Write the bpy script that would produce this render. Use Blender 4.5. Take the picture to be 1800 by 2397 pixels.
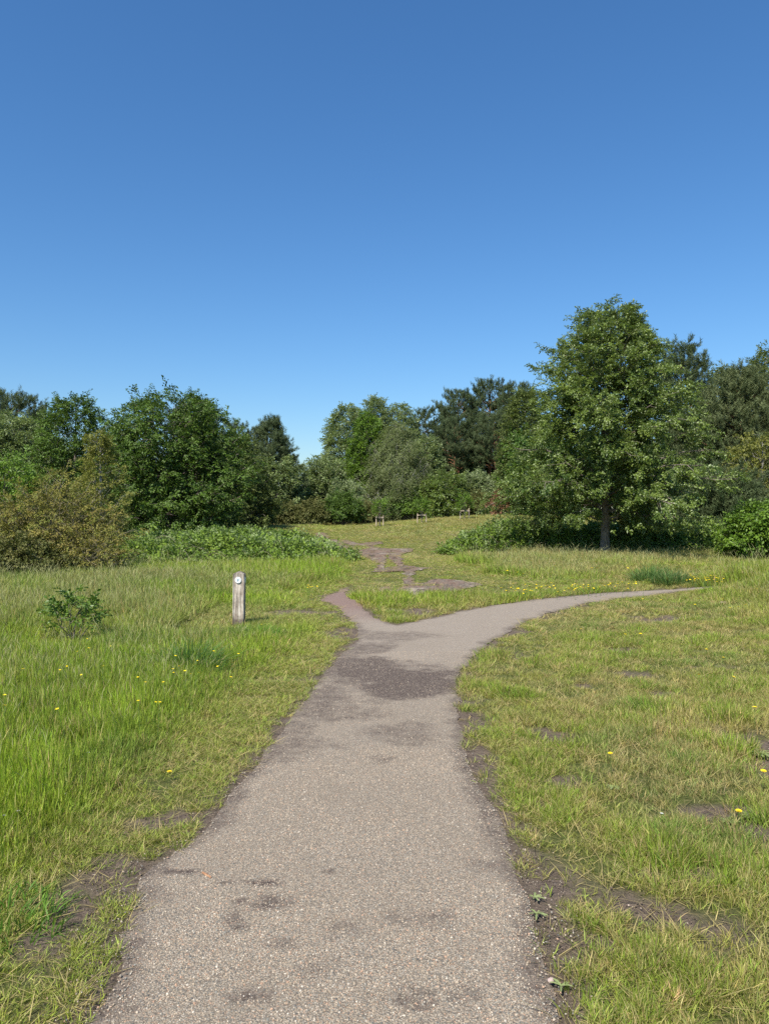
import bpy, bmesh, math
import numpy as np
from mathutils import Vector, geometry
from math import radians, sin, cos, pi

for o in list(bpy.data.objects): bpy.data.objects.remove(o)
S = bpy.context.scene
COL = S.collection

# ------------------------------------------------------------------ camera, sky, sun, exposure
CAM_H = 1.6; FPX = 1598.0; CU = 830.5; CV = 1106.0     # focal length and centre in a 1661 px wide picture
cam_d = bpy.data.cameras.new('camera'); cam = bpy.data.objects.new('camera', cam_d); COL.objects.link(cam)
cam.location = (0, 0, CAM_H); cam.rotation_euler = (pi/2, 0, 0)
cam_d.sensor_fit = 'HORIZONTAL'; cam_d.sensor_width = 36; cam_d.lens = 36*FPX/1661
cam_d.clip_start = 0.05; cam_d.clip_end = 3000
S.camera = cam
SUN_EL = radians(50); SUN_AZ = radians(207)           # azimuth clockwise from +Y: behind the camera, a little to the left
sdir = Vector((sin(SUN_AZ)*cos(SUN_EL), cos(SUN_AZ)*cos(SUN_EL), sin(SUN_EL)))
W = bpy.data.worlds.new('World'); S.world = W; W.use_nodes = True
wn = W.node_tree.nodes; wl = W.node_tree.links
sky = wn.new('ShaderNodeTexSky'); sky.sky_type = 'NISHITA'; sky.sun_disc = False
sky.sun_elevation = SUN_EL; sky.sun_rotation = SUN_AZ
sky.altitude = 0; sky.air_density = 1.3; sky.dust_density = 0.3; sky.ozone_density = 10
hs = wn.new('ShaderNodeHueSaturation'); hs.inputs['Saturation'].default_value = 1.10
wl.new(sky.outputs[0], hs.inputs['Color']); wl.new(hs.outputs[0], wn['Background'].inputs[0]); wn['Background'].inputs[1].default_value = 0.102
sun_d = bpy.data.lights.new('sun', 'SUN'); sun_d.energy = 5.0; sun_d.angle = radians(0.53); sun_d.color = (1.0, 0.95, 0.87)
sun = bpy.data.objects.new('sun', sun_d); COL.objects.link(sun)
sun.rotation_euler = (-sdir).to_track_quat('-Z', 'Y').to_euler()
S.view_settings.view_transform = 'Standard'; S.view_settings.look = 'None'
S.view_settings.exposure = 0.52; S.view_settings.gamma = 1.0; S.view_settings.use_curve_mapping = False
S.cycles.max_bounces = 4; S.cycles.transparent_max_bounces = 2; S.cycles.diffuse_bounces = 2
S.cycles.glossy_bounces = 1; S.cycles.transmission_bounces = 2
S.cycles.use_denoising = False

# ------------------------------------------------------------------ small helpers
def tag(o, label=None, cat=None, group=None, kind=None):
    if label: o['label'] = label
    if cat: o['category'] = cat
    if group: o['group'] = group
    if kind: o['kind'] = kind
    return o
def empty(name, loc=(0, 0, 0), rz=0):
    o = bpy.data.objects.new(name, None); COL.objects.link(o); o.location = loc; o.rotation_euler = (0, 0, rz)
    o.empty_display_size = 0.2
    return o
def link(name, me, parent=None, loc=None):
    o = bpy.data.objects.new(name, me); COL.objects.link(o)
    if parent is not None: o.parent = parent
    if loc is not None: o.location = loc
    return o
def mesh_np(name, V, F, mats=(), mi=None, attrs=None, smooth=False):
    """V (n,3), F (m,k) one polygon size"""
    V = np.asarray(V, np.float32).reshape(-1, 3); F = np.asarray(F, np.int32)
    me = bpy.data.meshes.new(name)
    m, k = F.shape
    me.vertices.add(len(V)); me.vertices.foreach_set('co', V.ravel())
    me.loops.add(m*k); me.loops.foreach_set('vertex_index', F.ravel())
    me.polygons.add(m); me.polygons.foreach_set('loop_start', np.arange(0, m*k, k, dtype=np.int32))
    for mt in mats: me.materials.append(mt)
    if mi is not None: me.polygons.foreach_set('material_index', np.asarray(mi, np.int32))
    if smooth: me.polygons.foreach_set('use_smooth', np.ones(m, bool))
    me.update(calc_edges=True)
    for nm, a in (attrs or {}).items():
        a = np.asarray(a, np.float32)
        if a.ndim == 1:
            at = me.attributes.new(nm, 'FLOAT', 'POINT'); at.data.foreach_set('value', a)
        else:
            at = me.attributes.new(nm, 'FLOAT_VECTOR', 'POINT'); at.data.foreach_set('vector', a.ravel())
    return me
def ss(a, b, x):
    t = np.clip((np.asarray(x, float)-a)/(b-a), 0, 1); return t*t*(3-2*t)
def noise2(x, y, scale=1.0, seed=0):
    """value noise 0..1"""
    r = np.random.RandomState(seed).rand(256, 256)
    x = np.asarray(x, float)/scale + 1000.37; y = np.asarray(y, float)/scale + 1000.71
    xi = np.floor(x).astype(int); yi = np.floor(y).astype(int); fx = x-xi; fy = y-yi
    fx = fx*fx*(3-2*fx); fy = fy*fy*(3-2*fy)
    a = r[xi % 256, yi % 256]; b = r[(xi+1) % 256, yi % 256]; c = r[xi % 256, (yi+1) % 256]; d = r[(xi+1) % 256, (yi+1) % 256]
    return (a*(1-fx)+b*fx)*(1-fy)+(c*(1-fx)+d*fx)*fy
def fbm(x, y, scale, seed, octv=4):
    s = 0; a = 1; t = 0
    for i in range(octv):
        s = s+a*noise2(x, y, scale/2**i, seed+i); t += a; a *= 0.55
    return s/t
def unit(v):
    return v/np.maximum(np.linalg.norm(v, axis=-1, keepdims=True), 1e-9)

# ------------------------------------------------------------------ terrain height, picture point -> ground point
def ground_z(x, y):
    x = np.asarray(x, float); y = np.asarray(y, float)
    z = 0.42*ss(26, 60, y) + 0.86*ss(-4, 10, x)*ss(30, 62, y)
    z = z + 0.16*ss(4.8, 8.5, x)*ss(8, 12, y)*(1-ss(17, 24, y))
    return z
def gp(u, v):
    """ground point seen at (u,v) of the 1661 px picture"""
    z = 0.0
    for _ in range(40):
        y = (CAM_H-z)*FPX/max(v-CV, 3.0); y = min(y, 90); x = (u-CU)*y/FPX
        z = 0.6*z+0.4*float(ground_z(x, y))
    return x, y
def wx(u, d): return (u-CU)/FPX*d
def wz(v, d): return CAM_H-(v-CV)/FPX*d

def smooth_poly(P, step=0.04, rag=0.0, seed=0, closed=True):
    """Catmull-Rom through P, resampled, with ragged edge"""
    P = np.array(P, float); n = len(P); out = []
    for i in range(n):
        p0, p1, p2, p3 = P[(i-1) % n], P[i], P[(i+1) % n], P[(i+2) % n]
        m = max(2, int(np.linalg.norm(p2-p1)/step))
        t = np.linspace(0, 1, m, endpoint=False)[:, None]
        out.append(0.5*((2*p1)+(-p0+p2)*t+(2*p0-5*p1+4*p2-p3)*t**2+(-p0+3*p1-3*p2+p3)*t**3))
    Q = np.concatenate(out)
    if rag:
        d = np.roll(Q, -1, 0)-np.roll(Q, 1, 0); nn = unit(np.stack([d[:, 1], -d[:, 0]], 1))
        far = np.clip(Q[:, 1]/6, 0.6, 3)
        k = (fbm(Q[:, 0], Q[:, 1], 0.35, seed, 4)-0.5)*2*rag*far
        Q = Q+nn*k[:, None]
    return Q
def inside(poly, x, y):
    x = np.asarray(x); y = np.asarray(y); r = np.zeros(x.shape, bool)
    m = (x >= poly[:, 0].min()) & (x <= poly[:, 0].max()) & (y >= poly[:, 1].min()) & (y <= poly[:, 1].max())
    if not m.any(): return r
    xs, ys = x[m], y[m]; c = np.zeros(xs.shape, bool)
    x0, y0 = poly[:, 0], poly[:, 1]; x1, y1 = np.roll(x0, -1), np.roll(y0, -1)
    for a, b, e, f in zip(x0, y0, x1, y1):
        if b == f: continue
        k = (b > ys) != (f > ys)
        c ^= k & (xs < (e-a)*(ys-b)/(f-b)+a)
    r[m] = c; return r
def edge_dist(poly, x, y, cap=3.0):
    """distance to the outline's points"""
    from mathutils import kdtree
    kd = kdtree.KDTree(len(poly))
    for i, p in enumerate(poly): kd.insert((p[0], p[1], 0), i)
    kd.balance()
    return np.array([min(cap, kd.find((a, b, 0))[2]) for a, b in zip(np.ravel(x), np.ravel(y))])

# outlines read off the photograph, as points on the ground
L_edge = [(120, 2206), (250, 2121), (250, 2031), (284, 1961), (318, 1881), (430, 1800), (498, 1705), (548, 1655), (604, 1585), (662, 1508),
          (718, 1430), (762, 1390), (773, 1362), (752, 1330), (722, 1305), (694, 1294)]
spur = [(712, 1285), (744, 1271), (752, 1268), (748, 1280), (772, 1302), (796, 1322), (826, 1339), (856, 1350)]
R_up = [(885, 1345), (930, 1334), (1030, 1313), (1130, 1298), (1250, 1286), (1350, 1278), (1480, 1270.5), (1600, 1263)]
R_low = [(1640, 1268), (1490, 1276), (1380, 1288), (1280, 1301), (1180, 1327), (1100, 1362), (1040, 1402), (1003, 1440), (986, 1472), (990, 1530),
         (1000, 1590), (1018, 1650), (1050, 1720), (1084, 1790), (1112, 1860), (1136, 1930), (1150, 2010), (1172, 2090), (1198, 2150), (1212, 2212)]
main = [gp(*p) for p in L_edge+spur+R_up+R_low]
main = [(-0.92, 0.3), (-0.98, 1.2), (-1.0, 1.9)]+main[1:]+[(0.53, 1.6), (0.55, 0.9), (0.55, 0.3)]
PATH = smooth_poly(main, 0.035, 0.055, 11)
def c5(pts): return [gp(590.6+a*0.36667, 1107.3+b*0.36667) for a, b in pts]
TRAILS = [
 c5([(560, 492), (620, 440), (680, 435), (690, 455), (750, 450), (755, 415), (830, 398), (855, 420), (920, 395), (1010, 391), (1130, 404), (1235, 425), (1120, 446), (1060, 470), (900, 490), (870, 520), (820, 531), (760, 515), (740, 480), (640, 489), (575, 503)]),
 c5([(757, 418), (775, 370), (752, 347), (585, 351), (600, 337), (690, 322), (770, 312), (860, 321), (925, 325), (840, 346), (820, 370), (828, 412)]),
 c5([(645, 332), (598, 337), (625, 312), (605, 295), (560, 272), (513, 246), (508, 222), (560, 211), (650, 211), (692, 218), (700, 245), (660, 255), (667, 285), (652, 308)]),
 c5([(688, 214), (800, 212), (822, 222), (770, 245), (742, 258), (772, 300), (777, 318), (738, 318), (700, 285), (676, 255), (700, 240)]),
 c5([(338, 163), (372, 163), (434, 206), (413, 209)]), c5([(398, 161), (430, 164), (494, 186), (464, 190)]),
 c5([(260, 120), (292, 120), (318, 149), (288, 152)]), c5([(518, 187), (610, 171), (624, 178), (556, 197)]), c5([(540, 193), (614, 207), (592, 214)])]
def widen(t, k):
    t = np.array(t); c = t.mean(0); u = np.linalg.svd(t-c)[2][1]; return t+((t-c)@u)[:, None]*u*(k-1)
TRAILS = [smooth_poly(t if i < 4 else widen(t, 1.7), 0.06, 0.06, 40+i) for i, t in enumerate(TRAILS)]
# bare soil: picture centre, half-sizes in metres
BARE_PX = [(1665, 1625, .42, .5), (1555, 1748, .20, .16), (1600, 1792, .22, .16), (1365, 1405, .15, .2), (1430, 1338, .6, .5), (1372, 1456, .2, .16), (1112, 1362, .30, .34),
           (1172, 1938, .17, .26), (1368, 1962, .19, .14), (1455, 1992, .15, .09), (1235, 2024, .16, .12), (1500, 1895, .18, .08), (1600, 2015, .2, .11), (1146, 1850, .07, .22), (1180, 1745, .10, .1),
           (1215, 1686, .13, .12), (1030, 1560, .10, .3), (1045, 1640, .10, .2), (172, 1945, .17, .30), (85, 2035, .22, .13), (322, 1783, .18, .11), (235, 1880, .16, .13), (400, 1765, .12, .1), (735, 1365, .28, .45), (1200, 1590, .2, .2),
           (640, 1322, .5, .4), (120, 1628, .3, .22), (880, 1320, .35, .4), (1440, 1500, .14, .12), (1265, 2160, .09, .05), (1260, 1480, .15, .12), (1530, 1440, .2, .15), (1180, 1990, .1, .1), (1120, 1420, .2, .25)]
BARE = [gp(u, v)+(a, b) for u, v, a, b in BARE_PX]
def bare_field(x, y):
    f = np.zeros(np.shape(x)); n = fbm(x, y, 0.17, 5, 5)
    for bx, by, a, b in BARE:
        q = np.sqrt(((x-bx)/a)**2+((y-by)/b)**2)
        f = np.maximum(f, 1-ss(0.55, 1.45, q+(n-0.5)*2.6))
    return f

# ------------------------------------------------------------------ materials
def newmat(name):
    m = bpy.data.materials.new(name); m.use_nodes = True; nt = m.node_tree
    return m, nt, nt.nodes, nt.links, nt.nodes['Principled BSDF']
def N(nodes, typ, **kw):
    n = nodes.new(typ)
    for k, v in kw.items(): setattr(n, k, v)
    return n
def ramp(nodes, stops, interp='LINEAR'):
    r = nodes.new('ShaderNodeValToRGB'); r.color_ramp.interpolation = interp
    while len(r.color_ramp.elements) < len(stops): r.color_ramp.elements.new(0.5)
    for e, (p, c) in zip(r.color_ramp.elements, stops): e.position = p; e.color = (*c, 1)
    return r
def mix(nodes, links, fac, a, b, blend='MIX'):
    m = nodes.new('ShaderNodeMix'); m.data_type = 'RGBA'; m.blend_type = blend
    for sock, val in ((m.inputs[0], fac), (m.inputs[6], a), (m.inputs[7], b)):
        if hasattr(val, 'is_linked'): links.new(val, sock)
        elif isinstance(val, (int, float)): sock.default_value = val
        else: sock.default_value = (*val, 1)
    return m.outputs[2]
def math_n(nodes, links, op, a, b=0.0):
    m = nodes.new('ShaderNodeMath'); m.operation = op
    for sock, val in ((m.inputs[0], a), (m.inputs[1], b)):
        if hasattr(val, 'is_linked'): links.new(val, sock)
        else: sock.default_value = val
    return m.outputs[0]
def leaf_mat(name, c1, c2, under=None, rough=0.5, trans=0.35, spec=0.35):
    m, nt, n, l, p = newmat(name)
    at = N(n, 'ShaderNodeAttribute', attribute_name='shade'); ai = N(n, 'ShaderNodeAttribute', attribute_name='tint', attribute_type='INSTANCER')
    sx = n.new('ShaderNodeSeparateXYZ'); l.new(ai.outputs['Vector'], sx.inputs[0])
    fa = n.new('ShaderNodeMath'); fa.operation = 'ADD'; fa.use_clamp = True; l.new(at.outputs['Fac'], fa.inputs[0]); l.new(sx.outputs[0], fa.inputs[1])
    c = mix(n, l, fa.outputs[0], c1, c2)
    if under:
        g = n.new('ShaderNodeNewGeometry'); c = mix(n, l, g.outputs['Backfacing'], c, under)
    l.new(c, p.inputs['Base Color']); p.inputs['Roughness'].default_value = rough
    p.inputs['Specular IOR Level'].default_value = spec
    t = n.new('ShaderNodeBsdfTranslucent')
    tc = mix(n, l, 1.0, c, (1.0, 1.12, 0.42), 'MULTIPLY'); l.new(tc, t.inputs[0])
    ms = n.new('ShaderNodeMixShader'); ms.inputs[0].default_value = trans
    l.new(p.outputs[0], ms.inputs[1]); l.new(t.outputs[0], ms.inputs[2]); l.new(ms.outputs[0], n['Material Output'].inputs[0])
    return m
def bark_mat(name, c1, c2, scale=6, stretch=0.25, bump=0.5):
    m, nt, n, l, p = newmat(name)
    tc = n.new('ShaderNodeTexCoord'); mp = n.new('ShaderNodeMapping'); mp.inputs['Scale'].default_value = (scale, scale, scale*stretch)
    l.new(tc.outputs['Object'], mp.inputs[0])
    nz = n.new('ShaderNodeTexNoise'); nz.inputs['Scale'].default_value = 3; nz.inputs['Detail'].default_value = 6; nz.inputs['Roughness'].default_value = 0.65
    l.new(mp.outputs[0], nz.inputs[0])
    r = ramp(n, [(0.35, c1), (0.65, c2)]); l.new(nz.outputs['Fac'], r.inputs[0]); l.new(r.outputs[0], p.inputs['Base Color'])
    b = n.new('ShaderNodeBump'); b.inputs['Strength'].default_value = bump; b.inputs['Distance'].default_value = 0.03
    l.new(nz.outputs['Fac'], b.inputs['Height']); l.new(b.outputs[0], p.inputs['Normal'])
    p.inputs['Roughness'].default_value = 0.9; p.inputs['Specular IOR Level'].default_value = 0.15
    return m
def plain_mat(name, c, rough=0.7, spec=0.3):
    m, nt, n, l, p = newmat(name); p.inputs['Base Color'].default_value = (*c, 1); p.inputs['Roughness'].default_value = rough
    p.inputs['Specular IOR Level'].default_value = spec
    return m

SOIL_D = (0.085, 0.064, 0.048); SOIL_L = (0.25, 0.192, 0.143)
def ground_mat():
    m, nt, n, l, p = newmat('ground_soil_and_thatch')
    geo = n.new('ShaderNodeNewGeometry'); pos = geo.outputs['Position']
    def noise(scale, det=5, rough=0.6):
        k = n.new('ShaderNodeTexNoise'); k.inputs['Scale'].default_value = scale; k.inputs['Detail'].default_value = det; k.inputs['Roughness'].default_value = rough
        l.new(pos, k.inputs['Vector']); return k.outputs['Fac']
    n1 = noise(2.2); n2 = noise(28, 6, 0.7); n3 = noise(140, 3, 0.6)
    soil = ramp(n, [(0.36, SOIL_D), (0.64, SOIL_L)]); l.new(mix(n, l, 0.45, n2, noise(9, 8, .8)), soil.inputs[0])
    s2 = mix(n, l, 0.4, soil.outputs[0], ramp_out(n, l, n3, [(0.35, (0.05, 0.038, 0.029)), (0.7, (0.22, 0.165, 0.12))]))
    th = ramp(n, [(0.32, (0.055, 0.075, 0.018)), (0.55, (0.11, 0.12, 0.035)), (0.75, (0.22, 0.18, 0.075))]); l.new(n2, th.inputs[0])
    bare = N(n, 'ShaderNodeAttribute', attribute_name='bare')
    thin = math_n(n, l, 'MULTIPLY', bare.outputs['Fac'], 1.0)
    c = mix(n, l, thin, th.outputs[0], s2)
    l.new(c, p.inputs['Base Color']); p.inputs['Roughness'].default_value = 0.95; p.inputs['Specular IOR Level'].default_value = 0.1
    b = n.new('ShaderNodeBump'); b.inputs['Strength'].default_value = 1.0; b.inputs['Distance'].default_value = 0.03
    l.new(n2, b.inputs['Height']); l.new(b.outputs[0], p.inputs['Normal'])
    return m
def ramp_out(n, l, fac, stops):
    r = ramp(n, stops); l.new(fac, r.inputs[0]); return r.outputs[0]
STONES = [(0.0, (0.12, 0.117, 0.105)), (0.12, (0.22, 0.207, 0.172)), (0.30, (0.38, 0.30, 0.21)), (0.5, (0.32, 0.272, 0.203)), (0.66, (0.43, 0.35, 0.258)), (0.84, (0.43, 0.275, 0.18)), (0.91, (0.54, 0.475, 0.375))]
def path_mat():
    m, nt, n, l, p = newmat('compacted_pink_grey_gravel')
    geo = n.new('ShaderNodeNewGeometry'); pos = geo.outputs['Position']
    vo = n.new('ShaderNodeTexVoronoi'); vo.inputs['Scale'].default_value = 185; l.new(pos, vo.inputs['Vector'])
    sep = n.new('ShaderNodeSeparateColor'); l.new(vo.outputs['Color'], sep.inputs[0])
    stone = ramp_out(n, l, sep.outputs[0], STONES)
    n.active = None
    r = [x for x in n if x.type == 'VALTORGB'][-1]; r.color_ramp.interpolation = 'CONSTANT'
    nz = n.new('ShaderNodeTexNoise'); nz.inputs['Scale'].default_value = 1.6; nz.inputs['Detail'].default_value = 7; nz.inputs['Roughness'].default_value = 0.68; l.new(pos, nz.inputs['Vector'])
    nf = n.new('ShaderNodeTexNoise'); nf.inputs['Scale'].default_value = 45; nf.inputs['Detail'].default_value = 5; nf.inputs['Roughness'].default_value = 0.7; l.new(pos, nf.inputs['Vector'])
    fines = ramp_out(n, l, nf.outputs['Fac'], [(0.34, (0.165, 0.130, 0.090)), (0.66, (0.38, 0.308, 0.222))])
    cover = ramp_out(n, l, nz.outputs['Fac'], [(0.36, (0.15, 0.15, 0.15)), (0.68, (0.8, 0.8, 0.8))])
    edge = math_n(n, l, 'GREATER_THAN', vo.outputs['Distance'], 0.0052)
    cv = math_n(n, l, 'MULTIPLY', cover, 0.72)
    c = mix(n, l, cv, stone, fines)
    c = mix(n, l, ramp_out(n, l, vo.outputs['Distance'], [(0.35, (0, 0, 0)), (0.7, (0.85, 0.85, 0.85))]), c, (0.15, 0.119, 0.086))
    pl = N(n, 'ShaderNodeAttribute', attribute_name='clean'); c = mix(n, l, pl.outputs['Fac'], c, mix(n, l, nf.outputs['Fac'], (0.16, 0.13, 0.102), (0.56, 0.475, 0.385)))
    st = N(n, 'ShaderNodeAttribute', attribute_name='stain'); rd = N(n, 'ShaderNodeAttribute', attribute_name='earth')
    darkc = ramp_out(n, l, nf.outputs['Fac'], [(0.35, (0.030, 0.022, 0.018)), (0.68, (0.155, 0.115, 0.092))])
    speck = math_n(n, l, 'GREATER_THAN', sep.outputs[1], 0.82)
    ns = n.new('ShaderNodeTexNoise'); ns.inputs['Scale'].default_value = 9; ns.inputs['Detail'].default_value = 8; ns.inputs['Roughness'].default_value = 0.75; l.new(pos, ns.inputs['Vector'])
    stn = math_n(n, l, 'ADD', math_n(n, l, 'MULTIPLY', st.outputs['Fac'], 1.25), math_n(n, l, 'MULTIPLY', math_n(n, l, 'SUBTRACT', ns.outputs['Fac'], 0.56), 2.4))
    gate = math_n(n, l, 'MINIMUM', 1.0, math_n(n, l, 'MULTIPLY', st.outputs['Fac'], 4.0))
    mr = n.new('ShaderNodeClamp'); l.new(math_n(n, l, 'MULTIPLY', stn, gate), mr.inputs[0]); mr.inputs['Max'].default_value = 0.95
    sf = math_n(n, l, 'MULTIPLY', mr.outputs[0], math_n(n, l, 'SUBTRACT', 1.0, math_n(n, l, 'MULTIPLY', speck, 0.55)))
    c = mix(n, l, sf, c, darkc)
    earth = ramp_out(n, l, nf.outputs['Fac'], [(0.3, (0.135, 0.083, 0.066)), (0.7, (0.29, 0.195, 0.16))])
    c = mix(n, l, math_n(n, l, 'MULTIPLY', rd.outputs['Fac'], 0.85), c, earth)
    l.new(c, p.inputs['Base Color']); p.inputs['Roughness'].default_value = 0.9; p.inputs['Specular IOR Level'].default_value = 0.2
    b = n.new('ShaderNodeBump'); b.inputs['Strength'].default_value = 0.55; b.inputs['Distance'].default_value = 0.006; b.invert = True
    l.new(vo.outputs['Distance'], b.inputs['Height']); l.new(b.outputs[0], p.inputs['Normal'])
    return m
def trail_mat():
    m, nt, n, l, p = newmat('worn_red_brown_earth')
    geo = n.new('ShaderNodeNewGeometry'); pos = geo.outputs['Position']
    mp = n.new('ShaderNodeMapping'); mp.inputs['Scale'].default_value = (1.5, 0.5, 1); mp.inputs['Rotation'].default_value = (0, 0, 0.25); l.new(pos, mp.inputs[0])
    a = n.new('ShaderNodeTexNoise'); a.inputs['Scale'].default_value = 1.3; a.inputs['Detail'].default_value = 8; a.inputs['Roughness'].default_value = 0.66; a.inputs['Distortion'].default_value = 0.9; l.new(mp.outputs[0], a.inputs['Vector'])
    f = n.new('ShaderNodeTexNoise'); f.inputs['Scale'].default_value = 22; f.inputs['Detail'].default_value = 5; l.new(pos, f.inputs['Vector'])
    c = ramp_out(n, l, a.outputs['Fac'], [(0.36, (0.045, 0.035, 0.027)), (0.44, (0.145, 0.088, 0.060)), (0.50, (0.225, 0.16, 0.115)), (0.54, (0.085, 0.066, 0.050)), (0.64, (0.35, 0.287, 0.215))])
    c = mix(n, l, 0.22, c, ramp_out(n, l, f.outputs['Fac'], [(0.3, (0.07, 0.05, 0.045)), (0.7, (0.36, 0.28, 0.23))]))
    l.new(c, p.inputs['Base Color']); p.inputs['Roughness'].default_value = 0.95; p.inputs['Specular IOR Level'].default_value = 0.1
    b = n.new('ShaderNodeBump'); b.inputs['Strength'].default_value = 0.8; b.inputs['Distance'].default_value = 0.05; l.new(a.outputs['Fac'], b.inputs['Height']); l.new(b.outputs[0], p.inputs['Normal'])
    return m
def blade_mat(name, attr_type='INSTANCER', trans=0.4):
    m, nt, n, l, p = newmat(name)
    at = N(n, 'ShaderNodeAttribute', attribute_name='tint', attribute_type=attr_type)
    bv = N(n, 'ShaderNodeAttribute', attribute_name='tone')
    vm = N(n, 'ShaderNodeVectorMath', operation='SCALE'); l.new(at.outputs['Vector'], vm.inputs[0]); l.new(bv.outputs['Fac'], vm.inputs['Scale'])
    bs = N(n, 'ShaderNodeAttribute', attribute_name='dead')
    col = mix(n, l, bs.outputs['Fac'], vm.outputs[0], (0.50, 0.40, 0.18))
    l.new(col, p.inputs['Base Color']); p.inputs['Roughness'].default_value = 0.5; p.inputs['Specular IOR Level'].default_value = 0.25
    t = n.new('ShaderNodeBsdfTranslucent'); l.new(mix(n, l, 1.0, col, (1.0, 1.05, 0.5), 'MULTIPLY'), t.inputs[0])
    ms = n.new('ShaderNodeMixShader'); ms.inputs[0].default_value = trans
    l.new(p.outputs[0], ms.inputs[1]); l.new(t.outputs[0], ms.inputs[2]); l.new(ms.outputs[0], n['Material Output'].inputs[0])
    return m
def stone_mat():
    m, nt, n, l, p = newmat('loose_gravel_stone')
    at = N(n, 'ShaderNodeAttribute', attribute_name='tint', attribute_type='INSTANCER')
    l.new(at.outputs['Vector'], p.inputs['Base Color']); p.inputs['Roughness'].default_value = 0.8; p.inputs['Specular IOR Level'].default_value = 0.3
    return m

M_GROUND = ground_mat(); M_PATH = path_mat(); M_TRAIL = trail_mat()
M_BLADE = blade_mat('grass_blade'); M_SEED = plain_mat('straw_seed_head', (0.27, 0.27, 0.12), 0.8, 0.1)
M_STONE = stone_mat()

# ------------------------------------------------------------------ ground sheet
def build_ground():
    ys = np.concatenate([np.arange(-6, 0.6, 0.4), np.arange(0.6, 6, 0.09), np.arange(6, 14, 0.18), np.arange(14, 34, 0.4), np.arange(34, 80, 1.2), np.array([85, 95, 110, 140, 200, 300, 600, 1200, 2000])])
    half = np.concatenate([np.linspace(0, 4.2, 50)[1:], np.linspace(4.2, 12, 50)[1:], np.linspace(12, 40, 40)[1:], np.array([50, 70, 110, 200, 400, 900, 1600])])
    xs = np.concatenate([-half[::-1], [0], half])
    X, Y = np.meshgrid(xs, ys)
    Z = ground_z(X, Y)+(fbm(X, Y, 0.8, 3)-0.5)*0.035*ss(0, 1, Y)*(1-ss(20, 40, Y))-0.012
    x, y = X.ravel(), Y.ravel()
    near = (np.abs(x) < 40) & (y < 70)
    b = np.zeros(len(x)); b[near] = bare_field(x[near], y[near])
    e = edge_dist(PATH[::3], x[near], y[near]); ins = inside(PATH, x[near], y[near])
    nn = fbm(x[near], y[near], 0.25, 9)
    b[near] = np.maximum(b[near], np.where(ins, 1, (1-ss(0.02, 0.30, e+(nn-0.5)*0.3))))
    Zr = Z.ravel().copy()
    k = np.zeros(len(x)); k[near] = np.where(ins, 1, 1-ss(0, 0.35, e))
    Zr = Zr*(1-k)+k*(ground_z(x, y)-0.015)
    trn = np.zeros(len(x), bool)
    for t in TRAILS: trn |= inside(t, x, y)
    Zr[trn] = ground_z(x, y)[trn]-0.03
    ny, nx = X.shape; i = np.arange(ny*nx).reshape(ny, nx)
    F = np.stack([i[:-1, :-1], i[:-1, 1:], i[1:, 1:], i[1:, :-1]], -1).reshape(-1, 4)
    me = mesh_np('ground', np.stack([x, y, Zr], 1), F, [M_GROUND], attrs={'bare': b}, smooth=True)
    tag(link('ground', me), 'heath ground of brown soil and dead grass under the turf', 'ground', kind='structure')
def sheet(name, outline, mat, z_off, step_fn, attr_fn=None, relief=0.0):
    x0, y0 = outline.min(0); x1, y1 = outline.max(0)
    pts = []
    y = y0
    while y < y1:
        s = step_fn(y); xs = np.arange(x0, x1, s)+np.random.RandomState(int(y*1000) % 99999).uniform(-.2, .2, len(np.arange(x0, x1, s)))*s
        pts.append(np.stack([xs, np.full(len(xs), y)], 1)); y += s
    pts = np.concatenate(pts); pts = pts[inside(outline, pts[:, 0], pts[:, 1])]
    d = edge_dist(outline, pts[:, 0], pts[:, 1]); pts = pts[d > 0.02]
    n = len(outline)
    co = [Vector(p) for p in outline.tolist()]+[Vector(p) for p in pts.tolist()]
    v, e, f, *_ = geometry.delaunay_2d_cdt(co, [], [list(range(n))], 1, 1e-5)
    V = np.array([(a.x, a.y) for a in v]); F = np.array([q for q in f if len(q) == 3])
    x, y = V[:, 0], V[:, 1]
    z = ground_z(x, y)+z_off
    ed = edge_dist(outline, x, y)
    z = z-0.008*(1-ss(0, 0.06, ed))
    if relief: z = z+(fbm(x, y, 0.9, 77)-0.5)*relief*ss(0, .3, ed)
    return link(name, mesh_np(name, np.stack([x, y, z], 1), F, [mat], attrs=attr_fn(x, y, ed) if attr_fn else None, smooth=True))
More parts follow.
